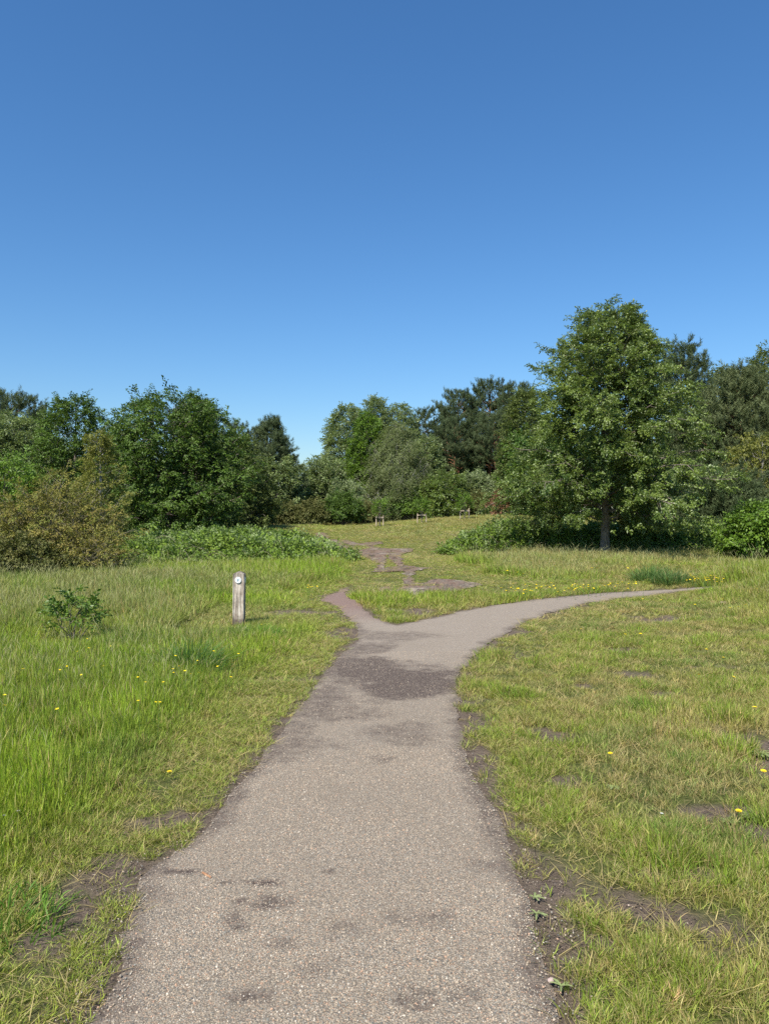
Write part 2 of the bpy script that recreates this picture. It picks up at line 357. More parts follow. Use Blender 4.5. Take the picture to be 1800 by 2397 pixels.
def path_attr(x, y, ed):
    n1 = fbm(x, y, 0.5, 21); n2 = fbm(x, y, 0.18, 22); st = np.zeros(len(x))
    def blob(u, v, a, b, amt, soft=0.8, rot=0, nz=1.0):
        nonlocal st
        bx, by = gp(u, v); dx, dy = x-bx, y-by
        dx, dy = dx*cos(rot)+dy*sin(rot), -dx*sin(rot)+dy*cos(rot)
        q = np.sqrt((dx/a)**2+(dy/b)**2)+((n1-0.5)*1.3+(n2-0.5)*0.8)*nz
        st = np.maximum(st, amt*(1-ss(1-soft*0.6, 1+soft*0.5, q)))
    blob(872, 1462, .62, .75, .95, .9); blob(845, 1490, .40, .5, .95, .9); blob(940, 1475, .36, .42, .85, .9); blob(800, 1440, .6, .6, .85)
    blob(745, 1440, .42, .75, .75); blob(700, 1510, .28, .6, .6); blob(790, 1400, .35, .5, .6); blob(820, 1375, .6, .35, .45); blob(640, 1590, .16, .5, .5); blob(740, 1545, .5, .35, .45)
    blob(830, 1580, .38, .3, .5); blob(820, 1640, .1, .1, .6); blob(690, 1610, .3, .3, .35); blob(915, 1440, .35, .2, .6)
    for u, v, a, b, k in [(562, 1907, .075, .012, .95), (395, 1885, .08, .025, .9), (490, 1905, .03, .03, .8), (515, 1950, .03, .03, .9), (580, 1950, .07, .05, .75), (500, 1985, .04, .03, .9), (510, 2003, .03, .04, .85),
                       (300, 2034, .05, .018, .95), (610, 2040, .05, .04, .7), (550, 2150, .05, .03, .85), (530, 2160, .06, .03, .6), (715, 1880, .03, .02, .7), (900, 2160, .06, .05, .55), (1030, 1870, .05, .05, .4), (940, 1990, .06, .06, .4), (690, 2090, .08, .06, .35), (860, 1985, .05, .05, .4), (745, 2010, .07, .05, .45), (1000, 2150, .05, .05, .45)]:
        blob(u, v, a*1.25, b*1.25, min(1, k*1.05), 1.0, 0, .7)
    st = np.maximum(st, 0.62*(1-ss(0.0, 0.16, ed+(n2-0.5)*0.2)))
    sx, sy = gp(740, 1300)
    earth = ss(sy-3.3, sy-0.6, y+(n1-0.5)*1.5)*(1-ss(-0.55, 0.6, x+(n1-.5)*.8))
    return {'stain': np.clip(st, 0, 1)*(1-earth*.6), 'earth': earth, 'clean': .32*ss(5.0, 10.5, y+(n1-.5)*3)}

build_ground()
o = sheet('gravel_path', PATH, M_PATH, 0.0, lambda y: 0.05 if y < 9 else (0.12 if y < 13 else 0.25), path_attr)
tag(o, 'pinkish grey compacted gravel path forking at a dark soil stain', 'path', kind='structure')
tl = ['worn red brown earth patch just beyond the grassy fork', 'narrow bare earth neck linking the two worn patches', 'left arm of the worn earth trail beside tall grass', 'right arm of the worn earth trail',
      'left of two pale wheel ruts climbing the far field', 'right of two pale wheel ruts climbing the far field', 'farthest pale stretch of trail at the field edge', 'dark earth sliver beside the pale rut', 'thin pale sliver of rut above the worn patch']
for i, t in enumerate(TRAILS):
    o = sheet('dirt_trail', t, M_TRAIL, 0.006+0.004*(i % 4), lambda y: 0.22 if y < 30 else 0.4, None, 0.05)
    tag(o, tl[i], 'trail', kind='structure')

# ------------------------------------------------------------------ instanced ground cover (grass, loose gravel)
GROUPS = {}
def stash(name, protos):
    """a node group that puts one of these prototype meshes on every point"""
    g = bpy.data.node_groups.new(name+'_scatter', 'GeometryNodeTree')
    g.interface.new_socket('Geometry', in_out='INPUT', socket_type='NodeSocketGeometry'); g.interface.new_socket('Geometry', in_out='OUTPUT', socket_type='NodeSocketGeometry')
    gi = g.nodes.new('NodeGroupInput'); go = g.nodes.new('NodeGroupOutput')
    ip = g.nodes.new('GeometryNodeInstanceOnPoints'); gt = g.nodes.new('GeometryNodeGeometryToInstance')
    for nm, me in reversed(protos):
        oi = g.nodes.new('GeometryNodeObjectInfo'); oi.inputs[0].default_value = bpy.data.objects.new(nm, me); oi.inputs[1].default_value = False
        g.links.new(oi.outputs['Geometry'], gt.inputs[0])
    def attr(nm, t):
        a = g.nodes.new('GeometryNodeInputNamedAttribute'); a.data_type = t; a.inputs[0].default_value = nm; return a.outputs[0]
    e2r = g.nodes.new('FunctionNodeEulerToRotation'); g.links.new(attr('rot', 'FLOAT_VECTOR'), e2r.inputs[0])
    g.links.new(gi.outputs[0], ip.inputs['Points']); g.links.new(gt.outputs[0], ip.inputs['Instance'])
    ip.inputs['Pick Instance'].default_value = True
    g.links.new(attr('pick', 'INT'), ip.inputs['Instance Index']); g.links.new(e2r.outputs[0], ip.inputs['Rotation']); g.links.new(attr('scl', 'FLOAT_VECTOR'), ip.inputs['Scale'])
    g.links.new(ip.outputs[0], go.inputs[0])
    return g
def scatter(name, P, ROT, SCL, IDX, TINT, group, parent=None):
    n = len(P); me = bpy.data.meshes.new(name); me.vertices.add(n); me.vertices.foreach_set('co', np.asarray(P, np.float32).ravel())
    for nm, a in (('rot', ROT), ('scl', SCL), ('tint', TINT)):
        at = me.attributes.new(nm, 'FLOAT_VECTOR', 'POINT'); at.data.foreach_set('vector', np.asarray(a, np.float32).ravel())
    at = me.attributes.new('pick', 'INT', 'POINT'); at.data.foreach_set('value', np.asarray(IDX, np.int32))
    o = link(name, me, parent); o.modifiers.new('scatter', 'NODES').node_group = group
    return o
def blade_geo(rng, nb, r0, w, lean, hmin=0.55, hmax=1.0, curl=1.0, dome=0.0):
    """blades as 3-segment strips; z is a fraction of the tuft height"""
    V = []; F = []
    for b in range(nb):
        a = rng.uniform(0, 2*pi); r = r0*math.sqrt(rng.rand()); bx, by = r*cos(a), r*sin(a)
        da = a+rng.normal(0, 0.9); ln = lean*abs(rng.normal(0.6, 0.5)); h = rng.uniform(hmin, hmax)*(1-dome*(r/r0)**1.5); ww = w*rng.uniform(0.7, 1.25)
        fa = rng.uniform(0, pi); sx, sy = cos(fa)*ww/2, sin(fa)*ww/2
        i0 = len(V)
        for t, k in ((0, .8), (0.4, 1.0), (0.75, .7)):
            q = t**(1.6*curl)*ln; zz = h*(t-0.18*t*t*min(1, ln/max(lean, 1e-6)))
            cx, cy = bx+cos(da)*q, by+sin(da)*q
            V += [(cx-sx*k, cy-sy*k, zz), (cx+sx*k, cy+sy*k, zz)]
        V.append((bx+cos(da)*ln*1.05, by+sin(da)*ln*1.05, h*(1-0.18*min(1, ln/max(lean, 1e-6)))))
        F += [(i0, i0+1, i0+3), (i0, i0+3, i0+2), (i0+2, i0+3, i0+5), (i0+2, i0+5, i0+4), (i0+4, i0+5, i0+6)]
    return V, F
def seed_geo(rng, ns, r0, w, lean, V, F, MI):
    for b in range(ns):
        a = rng.uniform(0, 2*pi); r = r0*rng.rand(); bx, by = r*cos(a), r*sin(a); da = rng.uniform(0, 2*pi); ln = lean*rng.uniform(.2, .9); h = rng.uniform(1.0, 1.4)
        fa = rng.uniform(0, pi); c, s = cos(fa), sin(fa); i0 = len(V)
        for t, ww in ((0, w*.35), (0.8, w*.3), (0.88, w*1.5), (1.0, w*.2)):
            q = ln*t**2; V += [(bx+cos(da)*q-c*ww/2, by+sin(da)*q-s*ww/2, h*t), (bx+cos(da)*q+c*ww/2, by+sin(da)*q+s*ww/2, h*t)]
        for k in range(3):
            j = i0+2*k; F += [(j, j+1, j+3), (j, j+3, j+2)]; MI += [1 if k else 0]*2
def tuft(rng, name, V, F, nb, mats, MI=None, dead=.1):
    tone = np.repeat(rng.uniform(.45, 1.55, nb), 7); dd = np.repeat((rng.rand(nb) < dead)*rng.uniform(.4, 1, nb), 7); k = len(V)-len(tone)
    tone = np.concatenate([tone, np.ones(k)]); dd = np.concatenate([dd, np.zeros(k)])
    return (name, mesh_np(name, V, F, mats, MI, attrs={'tone': tone, 'dead': dd}, smooth=True))
def grass_protos():
    rng = np.random.RandomState(4); P = []
    for k in range(5):      # 0-4 short lawn tuft
        V, F = blade_geo(rng, 18, 0.036, 0.0031, 0.045, 0.35, 1.0); P.append(tuft(rng, 'lawn_tuft', V, F, 18, [M_BLADE], None, .16))
    for k in range(5):      # 5-9 meadow tuft without seed heads
        V, F = blade_geo(rng, 18, 0.05, 0.0042, 0.062, 0.4, 1.0, 1.3); P.append(tuft(rng, 'meadow_tuft', V, F, 18, [M_BLADE], None, .09))
    for k in range(4):      # 10-13 meadow tuft with seed heads
        V, F = blade_geo(rng, 13, 0.05, 0.0042, 0.07, 0.4, 0.95, 1.2); MI = [0]*len(F); seed_geo(rng, 3, 0.05, 0.0018, 0.14, V, F, MI)
        P.append(tuft(rng, 'seeding_tuft', V, F, 13, [M_BLADE, M_SEED], MI, .12))
    for k in range(3):      # 14-16 flattened dead blades
        V, F = blade_geo(rng, 14, 0.05, 0.0028, 0.14, 0.15, 0.45, 0.7); P.append(tuft(rng, 'thatch_tuft', V, F, 14, [M_BLADE], None, .6))
    return stash('grass', P)
GRASS = grass_protos()
# areas taken by brambles (world outlines)
BRAMBLE_L = smooth_poly([(-8.2, 22.2), (-6.4, 20.9), (-4.6, 21.2), (-3.0, 21.2), (-1.7, 22.2), (-1.1, 23.6), (-1.1, 25.2), (-1.8, 28), (-3.4, 30.5), (-5.2, 32), (-8.5, 32), (-11, 31), (-10.6, 27), (-9.6, 24)], 0.4, 0.12, 61)
BRAMBLE_R = smooth_poly([(2.1, 27.6), (4.0, 28.2), (6.2, 28.0), (9, 27.8), (11.5, 27.3), (13.6, 27.6), (15, 30), (13, 33), (9, 33.5), (5.4, 33), (3.2, 31.2)], 0.4, 0.12, 62)

def side_of_path(x, y):
    """True left of the gravel (and its dirt spur), by the middle line of the near path"""
    mid = np.interp(y, [0, 2, 4, 6, 8, 10, 13, 20, 60], [-.2, -.2, -.1, 0.0, .05, -.2, -.9, -1.2, -3.5])
    return x < mid
def build_grass():
    rng = np.random.RandomState(8); PTS = []
    bands = [(1.5, 4.0, 2300), (4.0, 7.0, 1400), (7, 11, 700), (11, 17, 320), (17, 27, 140), (27, 42, 56), (42, 68, 26)]
    for y0, y1, den in bands:
        hw1 = 0.60*y1+1.8
        n = int((y1-y0)*2*hw1*den); x = rng.uniform(-hw1, hw1, n); y = rng.uniform(y0, y1, n)
        k = np.abs(x) < 0.58*y+1.7
        PTS.append(np.stack([x[k], y[k], np.full(k.sum(), y0)], 1))
    P = np.concatenate(PTS); x, y, band = P.T
    ins = inside(PATH, x, y)
    for t in TRAILS: ins |= inside(t, x, y) & (fbm(x, y, .5, 71) < .57)
    ins |= (inside(BRAMBLE_L, x, y) | inside(BRAMBLE_R, x, y)) & (rng.rand(len(x)) > 0.15)
    x, y, band = x[~ins], y[~ins], band[~ins]; n = len(x)
    e = np.full(n, 3.0); nr = y < 20; e[nr] = edge_dist(PATH[::2], x[nr], y[nr], 6.0)
    et = np.full(n, 9.0); md = (y > 14) & (y < 50)
    allt = np.concatenate(TRAILS); et[md] = edge_dist(allt, x[md], y[md], 9.0)
    left = side_of_path(x, y)
    b = bare_field(x, y); n1 = fbm(x, y, 1.6, 31); n2 = fbm(x, y, 0.35, 32); n3 = fbm(x, y, 6, 33); n4 = fbm(x, y, 0.12, 34, 2)
    # fork verge: short turf between spur, gravel and worn earth
    verge = (x > -2.2-0.05*(y-11)) & (y > 9.5) & (x < 6) & (y < 26) & ~left
    h = np.where(left, 0.042+0.20*ss(0.3, 1.3, e+(n1-.5)*.6)+0.10*ss(1.3, 3.6, e)*ss(4.5, 10, y), 0.075)
    # right lawn
    rl = (~left) & (y < 19)
    h = np.where(rl, 0.042+0.03*ss(.1, .8, e)+0.06*ss(0.52, 0.75, n1)+0.04*ss(.5, .8, n2), h)
    h = np.where(rl, h+0.34*ss(4.6, 7.2, x+(n1-.5)*2-0.12*(y-9))*ss(8.5, 12, y), h)
    # beyond the right-hand path
    yc = np.interp(x, [0, 1.9, 3.5, 5.4, 8, 12], [10.6, 12.2, 13.3, 14.7, 16.6, 19])
    beyond = (~left) & (y > yc)
    hb = 0.10+0.22*ss(2.5, 7, y-yc)+0.10*ss(.5, .7, n1)
    h = np.where(beyond, hb, h)
    # left: short round the fork and post, tall at the bramble foot
    h = np.where(left & (y > 9) & (x > -2.9), np.minimum(h, 0.09+0.10*ss(.4, .8, n1)+0.22*ss(14.5, 17.5, y)*(1-ss(-1.2, -.4, x+.02*y))), h)
    h = np.where((et < 1.8) & (y > 13), np.minimum(h, 0.022+0.07*ss(.6, 2.0, et)), h)
    lush = ss(-4.2, -2.6, x+(n1-.5)*1.5)*ss(-0.7, -1.5, x-.02*(y-20)+(n1-.5)*.9)*ss(15, 18, y+(n1-.5)*3)*ss(28, 24, y)*ss(.1, .6, et)
    h = h*(1-lush)+lush*(.30+.18*n1)
    h = np.where(y > 30, 0.24+0.14*(n1-.3), h); h = np.where((y > 38) & (x > -5), 0.09+0.06*n1, h)
    h = np.where((y > 25) & (et < 4.0), 0.02+0.10*ss(1.5, 4.0, et), h)
    bx_, by_ = gp(158, 1388); dsh = np.hypot(x-bx_, (y-by_)*.6); h = np.where(dsh < .8, np.minimum(h, .10+.16*ss(.2, .8, dsh)), h)
    px_, py_ = gp(516, 1352); dp = np.hypot(x-px_, y-py_); h = np.where(dp < .9, np.minimum(h, .10), h)
    h = h*rng.uniform(0.65, 1.25, n)*(0.75+0.5*n2)
    # thinning
    keep = np.ones(n)
    keep *= 1-0.94*ss(0.34, 0.85, b+(n4-.5)*1.2)
    keep *= np.where(y < 20, ss(-0.06, 0.16, e-0.10*(n2-0.35)*3+0.03), 1)
    lawn = h < 0.13
    keep *= np.where(lawn & (y < 22), np.where(left, .35, .16)+np.where(left, .65, .84)*ss(0.33, 0.56, n2+0.45*(n4-.5)), 1)
    k = rng.rand(n) < keep
    x, y, band, h, n1, n2, n3, left, e, lush, beyond, et = (a[k] for a in (x, y, band, h, n1, n2, n3, left, e, lush, beyond, et)); n = len(x)
    # colour: lawn olive, meadow fresh green, far field pale straw green
    u = rng.rand(n); dry = fbm(x, y, 2.6, 35)
    green = np.array([0.265, 0.36, 0.046]); fresh = np.array([0.31, 0.42, 0.040]); olive = np.array([0.31, 0.335, 0.074]); straw = np.array([0.52, 0.41, 0.18]); blue = np.array([0.155, 0.235, 0.065]); pale = np.array([0.33, 0.34, 0.12])
    c = np.where(left[:, None], green, olive)
    def mx(c, t, k): k = np.clip(k, 0, 1)[:, None]; return c*(1-k)+t*k
    c = mx(c, fresh, 0.9*ss(.42, .62, n1)*(left | (h > .12)))
    c = mx(c, green*.92, .85*ss(.46, .62, n2)*(~left)*(y < 20)); c = mx(c, straw*.85, .45*ss(.56, .42, n2)*ss(.4, .6, dry)*(~left)*(y < 20))
    c = mx(c, blue, 0.5*ss(.55, .75, fbm(x, y, 1.1, 36)))
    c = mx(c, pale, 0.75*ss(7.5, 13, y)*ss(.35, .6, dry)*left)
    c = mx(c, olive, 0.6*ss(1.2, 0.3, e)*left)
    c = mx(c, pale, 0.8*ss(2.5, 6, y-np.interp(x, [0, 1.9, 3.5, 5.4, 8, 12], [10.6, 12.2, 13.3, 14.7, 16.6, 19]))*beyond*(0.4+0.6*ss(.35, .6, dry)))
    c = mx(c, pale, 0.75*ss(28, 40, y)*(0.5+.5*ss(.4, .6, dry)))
    c = mx(c, fresh, 0.75*lush); c = mx(c, green, 0.7*(et < 2.0)*(y > 14)*(1-lush))
    c = mx(c, straw, (u < np.where(left, 0.10, 0.22)+0.14*ss(.45, .7, dry))*rng.uniform(.5, 1, n))
    c = c*rng.uniform(0.72, 1.25, (n, 1))*(1+rng.normal(0, .05, (n, 3)))
    idx = np.where(h < 0.13, rng.randint(0, 5, n), rng.randint(5, 10, n))
    sd = (h > 0.2) & (rng.rand(n) < np.where(lush > .5, 0.03, 0.14)) & ((y > 6) | (rng.rand(n) < .4)); idx = np.where(sd, rng.randint(10, 14, n), idx)
    dead = (h < 0.13) & (rng.rand(n) < 0.13); idx = np.where(dead, rng.randint(14, 17, n), idx); c = mx(c, straw*0.9, dead*0.85)
    w = np.interp(y, [1.5, 4, 7, 11, 17, 27, 42, 68], [0.95, 1.05, 1.3, 1.75, 2.5, 3.7, 5.4, 7.6])
    w = w*np.where(h > .13, 1.0, 0.95)
    tilt = rng.normal(0, .12, n)+np.where(h > .25, 0.08, 0); tz = rng.uniform(0, 2*pi, n)
    rot = np.stack([rng.normal(0, .10, n), tilt, tz], 1)
    z = ground_z(x, y)-0.015
    hs = np.where(dead, 0.11, h)
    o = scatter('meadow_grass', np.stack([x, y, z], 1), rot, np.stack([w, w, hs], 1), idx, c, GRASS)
    tag(o, 'green and straw coloured grass covering the heath on both sides of the path', 'grass', kind='stuff')
    print('grass tufts', n)
build_grass()

def build_gravel():
    rng = np.random.RandomState(12); P = []
    for k in range(5):
        bm = bmesh.new(); bmesh.ops.create_icosphere(bm, subdivisions=1, radius=1)
        for v in bm.verts: v.co = Vector((v.co.x*rng.uniform(.7, 1.2), v.co.y*rng.uniform(.6, 1.1), v.co.z*rng.uniform(.45, .8)))
        me = bpy.data.meshes.new('gravel_stone'); bm.to_mesh(me); bm.free(); me.materials.append(M_STONE); P.append(('gravel_stone', me))
    coll = stash('gravel', P)
    xs = []; 
    for y0, y1, den in ((1.6, 3.2, 17000), (3.2, 5.0, 9000), (5.0, 8.5, 2600)):
        n = int((y1-y0)*3.0*den); xs.append(np.stack([rng.uniform(-1.6, 1.4, n), rng.uniform(y0, y1, n)], 1))
    P2 = np.concatenate(xs); x, y = P2.T
    e = edge_dist(PATH[::2], x, y, 1.0); ins = inside(PATH, x, y)
    nz = fbm(x, y, 0.4, 51); at = path_attr(x, y, e)
    keep = np.where(ins, (0.45+0.55*ss(.35, .6, nz))*(1-.7*at['stain']), 0.10*(1-ss(0, .25, e)))
    k = rng.rand(len(x)) < keep; x, y = x[k], y[k]; n = len(x)
    r = np.exp(rng.normal(math.log(0.0024), 0.34, n))*np.interp(y, [2, 5, 12], [1, 1.15, 1.4]); r = np.clip(r, .0013, .0055)
    pal = np.array([c for _, c in STONES]); pr = np.array([.10, .16, .2, .2, .17, .09, .08]); c = pal[rng.choice(len(pal), n, p=pr/pr.sum())]*rng.uniform(.8, 1.15, (n, 1)); mean = np.array([.335, .268, .198]); kk = np.clip((y-2.6)/5, 0, .55)[:, None]; c = c*(1-kk)+mean*kk
    o = scatter('path_gravel', np.stack([x, y, ground_z(x, y)+r*0.15], 1), np.stack([rng.normal(0, .3, n), rng.normal(0, .3, n), rng.uniform(0, 6.28, n)], 1), np.stack([r, r, r], 1), rng.randint(0, 5, n), c, coll)
    tag(o, 'loose pink, grey and white gravel chips lying on the path', 'gravel', kind='stuff')
    print('stones', n)
build_gravel()

def build_crumbs():
    rng = np.random.RandomState(23); P = []
    m, nt, n_, l_, p_ = newmat('soil_crumb'); at = N(n_, 'ShaderNodeAttribute', attribute_name='tint', attribute_type='INSTANCER'); l_.new(at.outputs['Vector'], p_.inputs['Base Color']); p_.inputs['Roughness'].default_value = .95; p_.inputs['Specular IOR Level'].default_value = .1
    for k in range(4):
        bm = bmesh.new(); bmesh.ops.create_icosphere(bm, subdivisions=1, radius=1)
        for v in bm.verts: v.co = v.co*rng.uniform(.6, 1.2)
        me = bpy.data.meshes.new('soil_crumb'); bm.to_mesh(me); bm.free(); me.materials.append(m); P.append(('soil_crumb', me))
    g = stash('soil_crumb', P); xs = []
    for y0, y1, den in ((1.6, 3.5, 5000), (3.5, 6, 2200), (6, 10, 500)):
        nn = int((y1-y0)*1.2*y1*den); xs.append(np.stack([rng.uniform(-.6*y1, .6*y1, nn), rng.uniform(y0, y1, nn)], 1))
    x, y = np.concatenate(xs).T
    e = edge_dist(PATH[::3], x, y, 1.0); b = bare_field(x, y); ins = inside(PATH, x, y)
    keep = np.where(ins, 0, np.maximum(ss(.3, .8, b), 1-ss(.02, .28, e)))*(.25+.75*ss(.4, .6, fbm(x, y, .15, 91)))
    k = rng.rand(len(x)) < keep*.8; x, y = x[k], y[k]; n = len(x); r = np.exp(rng.normal(math.log(.0023), .45, n)); r = np.clip(r, .001, .007)
    c = np.array([.15, .113, .083])*rng.uniform(.5, 1.5, (n, 1)); st = rng.rand(n) < .05; c[st] = np.array([.36, .29, .23])*rng.uniform(.7, 1.2, (st.sum(), 1))
    o = scatter('soil_crumbs', np.stack([x, y, ground_z(x, y)-.008+r*.4], 1), rng.uniform(0, 6, (n, 3)), np.stack([r, r, r*.7], 1), rng.randint(0, 4, n), c, g)
    tag(o, 'crumbs of dry earth and grit on the bare verges of the path', 'soil crumbs', kind='stuff')
    print('crumbs', n)
build_crumbs()

# ------------------------------------------------------------------ trees and shrubs
def tube(path, radii, k=6):
    path = np.asarray(path, float); m = len(path)
    t = np.gradient(path, axis=0); t = unit(t)
    ref = np.where(np.abs(t[:, 2:3]) > 0.9, np.array([[1., 0, 0]]), np.array([[0, 0, 1.]]))
    a = unit(np.cross(t, ref)); b = np.cross(t, a)
    an = np.arange(k)*2*pi/k
    ring = path[:, None, :]+np.asarray(radii)[:, None, None]*(np.cos(an)[None, :, None]*a[:, None, :]+np.sin(an)[None, :, None]*b[:, None, :])
    V = ring.reshape(-1, 3); i = np.arange(m*k).reshape(m, k)
    F = np.stack([i[:-1], np.roll(i, -1, 1)[:-1], np.roll(i, -1, 1)[1:], i[1:]], -1).reshape(-1, 4)
    return V, F
class Tubes:
    def __init__(s): s.V = []; s.F = []; s.n = 0
    def add(s, path, radii, k=6):
        V, F = tube(path, radii, k); s.V.append(V); s.F.append(F+s.n); s.n += len(V)
    def mesh(s, name, mat):
        return mesh_np(name, np.concatenate(s.V), np.concatenate(s.F), [mat], smooth=True)
SPRAYS = {}
def spray_group(mat, kind, ratio=.3, asp=.6, flip=.12):
    """small leafy sprays one unit long, as instance prototypes for a crown"""
    key = (mat.name, kind, round(ratio, 2))
    if key in SPRAYS: return SPRAYS[key]
    rng = np.random.RandomState(len(SPRAYS)+900); protos = []
    for v in range(4):
        if kind == 'needle':
            k = 34; t = rng.rand(k); P = np.stack([t*.85, rng.normal(0, .05, k), rng.normal(0, .05, k)], 1)
            a = rng.uniform(0, 2*pi, k); D = unit(np.stack([np.full(k, .75), np.cos(a), np.sin(a)+.25], 1)); Sd = unit(np.cross(D, rng.normal(0, 1, (k, 3)))); L = rng.uniform(.28, .48, k)[:, None]
            V = np.stack([P-Sd*.028, P+Sd*.028, P+D*L], 1).reshape(-1, 3); F = np.arange(k*3).reshape(-1, 3)
            me = mesh_np('shoot', V, F, [mat], attrs={'shade': np.repeat(rng.normal(0, .14, k), 3)})
        else:
            k = int(min(22, 4.6/ratio)); t = np.linspace(.06, 1, k)+rng.normal(0, .03, k); sg = np.where(np.arange(k) % 2, 1, -1)
            P = np.stack([t, rng.normal(0, .10, k)+sg*.05, rng.normal(0, .09, k)-.12*t*t], 1)
            A = np.stack([rng.uniform(.3, 1, k), sg*rng.uniform(.3, 1.1, k), rng.normal(-.25, .4, k)], 1)
            Nn = np.stack([rng.normal(0, .4, k), rng.normal(0, .4, k), np.where(rng.rand(k) < flip, -1., 1.)], 1)
            L = ratio*rng.uniform(.65, 1.25, k)
            me = leaves_mesh('spray', P, A, Nn, L, L*asp, rng.normal(0, .16, k), mat)
        protos.append(('leaf_spray', me))
    SPRAYS[key] = stash('leaf_spray', protos); return SPRAYS[key]
def euler_from(X, Z):
    X = unit(X); Y = unit(np.cross(Z, X)); Z = np.cross(X, Y)
    return np.stack([np.arctan2(Y[:, 2], Z[:, 2]), -np.arcsin(np.clip(X[:, 2], -1, 1)), np.arctan2(X[:, 1], X[:, 0])], 1)
def leaves_mesh(name, P, A, Nn, L, Wd, shade, mat, fold=0.25):
    A = unit(A); Sd = unit(np.cross(A, Nn)); Nn = np.cross(Sd, A); n = len(P); L = L[:, None]; Wd = Wd[:, None]
    V = np.empty((n, 4, 3)); V[:, 0] = P; V[:, 2] = P+A*L-Nn*L*0.12
    m = P+A*L*0.48+Nn*Wd*fold
    V[:, 1] = m+Sd*Wd*0.5; V[:, 3] = m-Sd*Wd*0.5
    V[:, 0] -= 0; i = np.arange(n)[:, None]*4
    F = np.stack([i+np.array([[0, 1, 2]]), i+np.array([[0, 2, 3]])], 1).reshape(-1, 3)
    return mesh_np(name, V.reshape(-1, 3), F, [mat], attrs={'shade': np.repeat(shade, 4)})
def needles_mesh(name, P, A, L, Wd, shade, mat, rng, k=5, spread=0.75):
    n = len(P); A = unit(A)
    P = np.repeat(P, k, 0); A = np.repeat(A, k, 0); L = np.repeat(L, k)*rng.uniform(.7, 1.15, n*k); sh = np.repeat(shade, k)
    D = unit(A+rng.normal(0, spread, (n*k, 3))); Sd = unit(np.cross(D, rng.normal(0, 1, (n*k, 3))))
    V = np.empty((n*k, 3, 3)); V[:, 0] = P-Sd*Wd/2; V[:, 1] = P+Sd*Wd/2; V[:, 2] = P+D*L[:, None]
    F = np.arange(n*k*3).reshape(-1, 3)
    return mesh_np(name, V.reshape(-1, 3), F, [mat], attrs={'shade': np.repeat(sh, 3)})
def curve(p0, p1, sag, m=7, rng=None, wob=0.0):
    t = np.linspace(0, 1, m)[:, None]; p0 = np.array(p0, float); p1 = np.array(p1, float)
    c = p0+(p1-p0)*t; c[:, 2] += sag*4*(t*(1-t))[:, 0]
    if rng is not None and wob: c[1:-1] += rng.normal(0, wob, (m-2, 3))
    return c
def at_t(c, t):
    q = t*(len(c)-1); i = min(int(q), len(c)-2); f = q-i
    return c[i]*(1-f)+c[i+1]*f, unit(c[i+1]-c[i])

def sprout(boughs, rng, p):
    """secondary twigs along boughs and the leaf points on them. boughs: (curve, base radius, length)"""
    P = []; A = []; SH = []; secs = []
    tot = sum(b[2] for b in boughs)
    for c, r, Lb in boughs:
        K = max(2, int(round(p['sec']*Lb)))
        bsh = rng.normal(0, .12)
        for j in range(K):
            t = p['t0']+(1-p['t0'])*((j+rng.uniform(.1, .9))/K)
            if j == K-1: t = 1.0
            q, d = at_t(c, min(t, .999)); sgn = 1 if j % 2 else -1
            side = unit(np.cross(d, [0, 0, 1.0])+1e-6)*sgn
            sd = unit(d*p.get('fwd', .8)+side*rng.uniform(.3, 1.1)+np.array([0, 0, rng.normal(p.get('up', .15), .3)])+rng.normal(0, .15, 3))
            ls = (p['ls']*(1.15-0.55*t)*rng.uniform(.7, 1.3))
            e = q+sd*ls; e[2] -= p.get('hang', 0)*ls
            sc = curve(q, e, p.get('arch', .06)*ls, 5, rng, .03*ls)
            secs.append((sc, max(.004, r*.3)))
            nl = max(2, int(round(p['nspray']*(ls/p['ls'])*rng.uniform(.7, 1.3))))
            tt = 1-rng.rand(nl)**1.25*0.85
            qi = tt*4; ii = np.minimum(qi.astype(int), 3); f = (qi-ii)[:, None]
            pp = sc[ii]*(1-f)+sc[ii+1]*f; dd = unit(sc[ii+1]-sc[ii])
            sp = p['spread']*ls
            pp = pp+rng.normal(0, 1, (nl, 3))*np.array([sp, sp, sp*p.get('flat', .6)])
            P.append(pp); A.append(dd); SH.append(np.clip(.5+bsh+rng.normal(0, .1)+rng.normal(0, .16, nl), 0, 1))
    return np.concatenate(P), np.concatenate(A), np.concatenate(SH), secs
def crown_env(prof):
    hs = [a for a, _ in prof]; rs = [b for _, b in prof]
    return lambda h: np.interp(h, hs, rs)
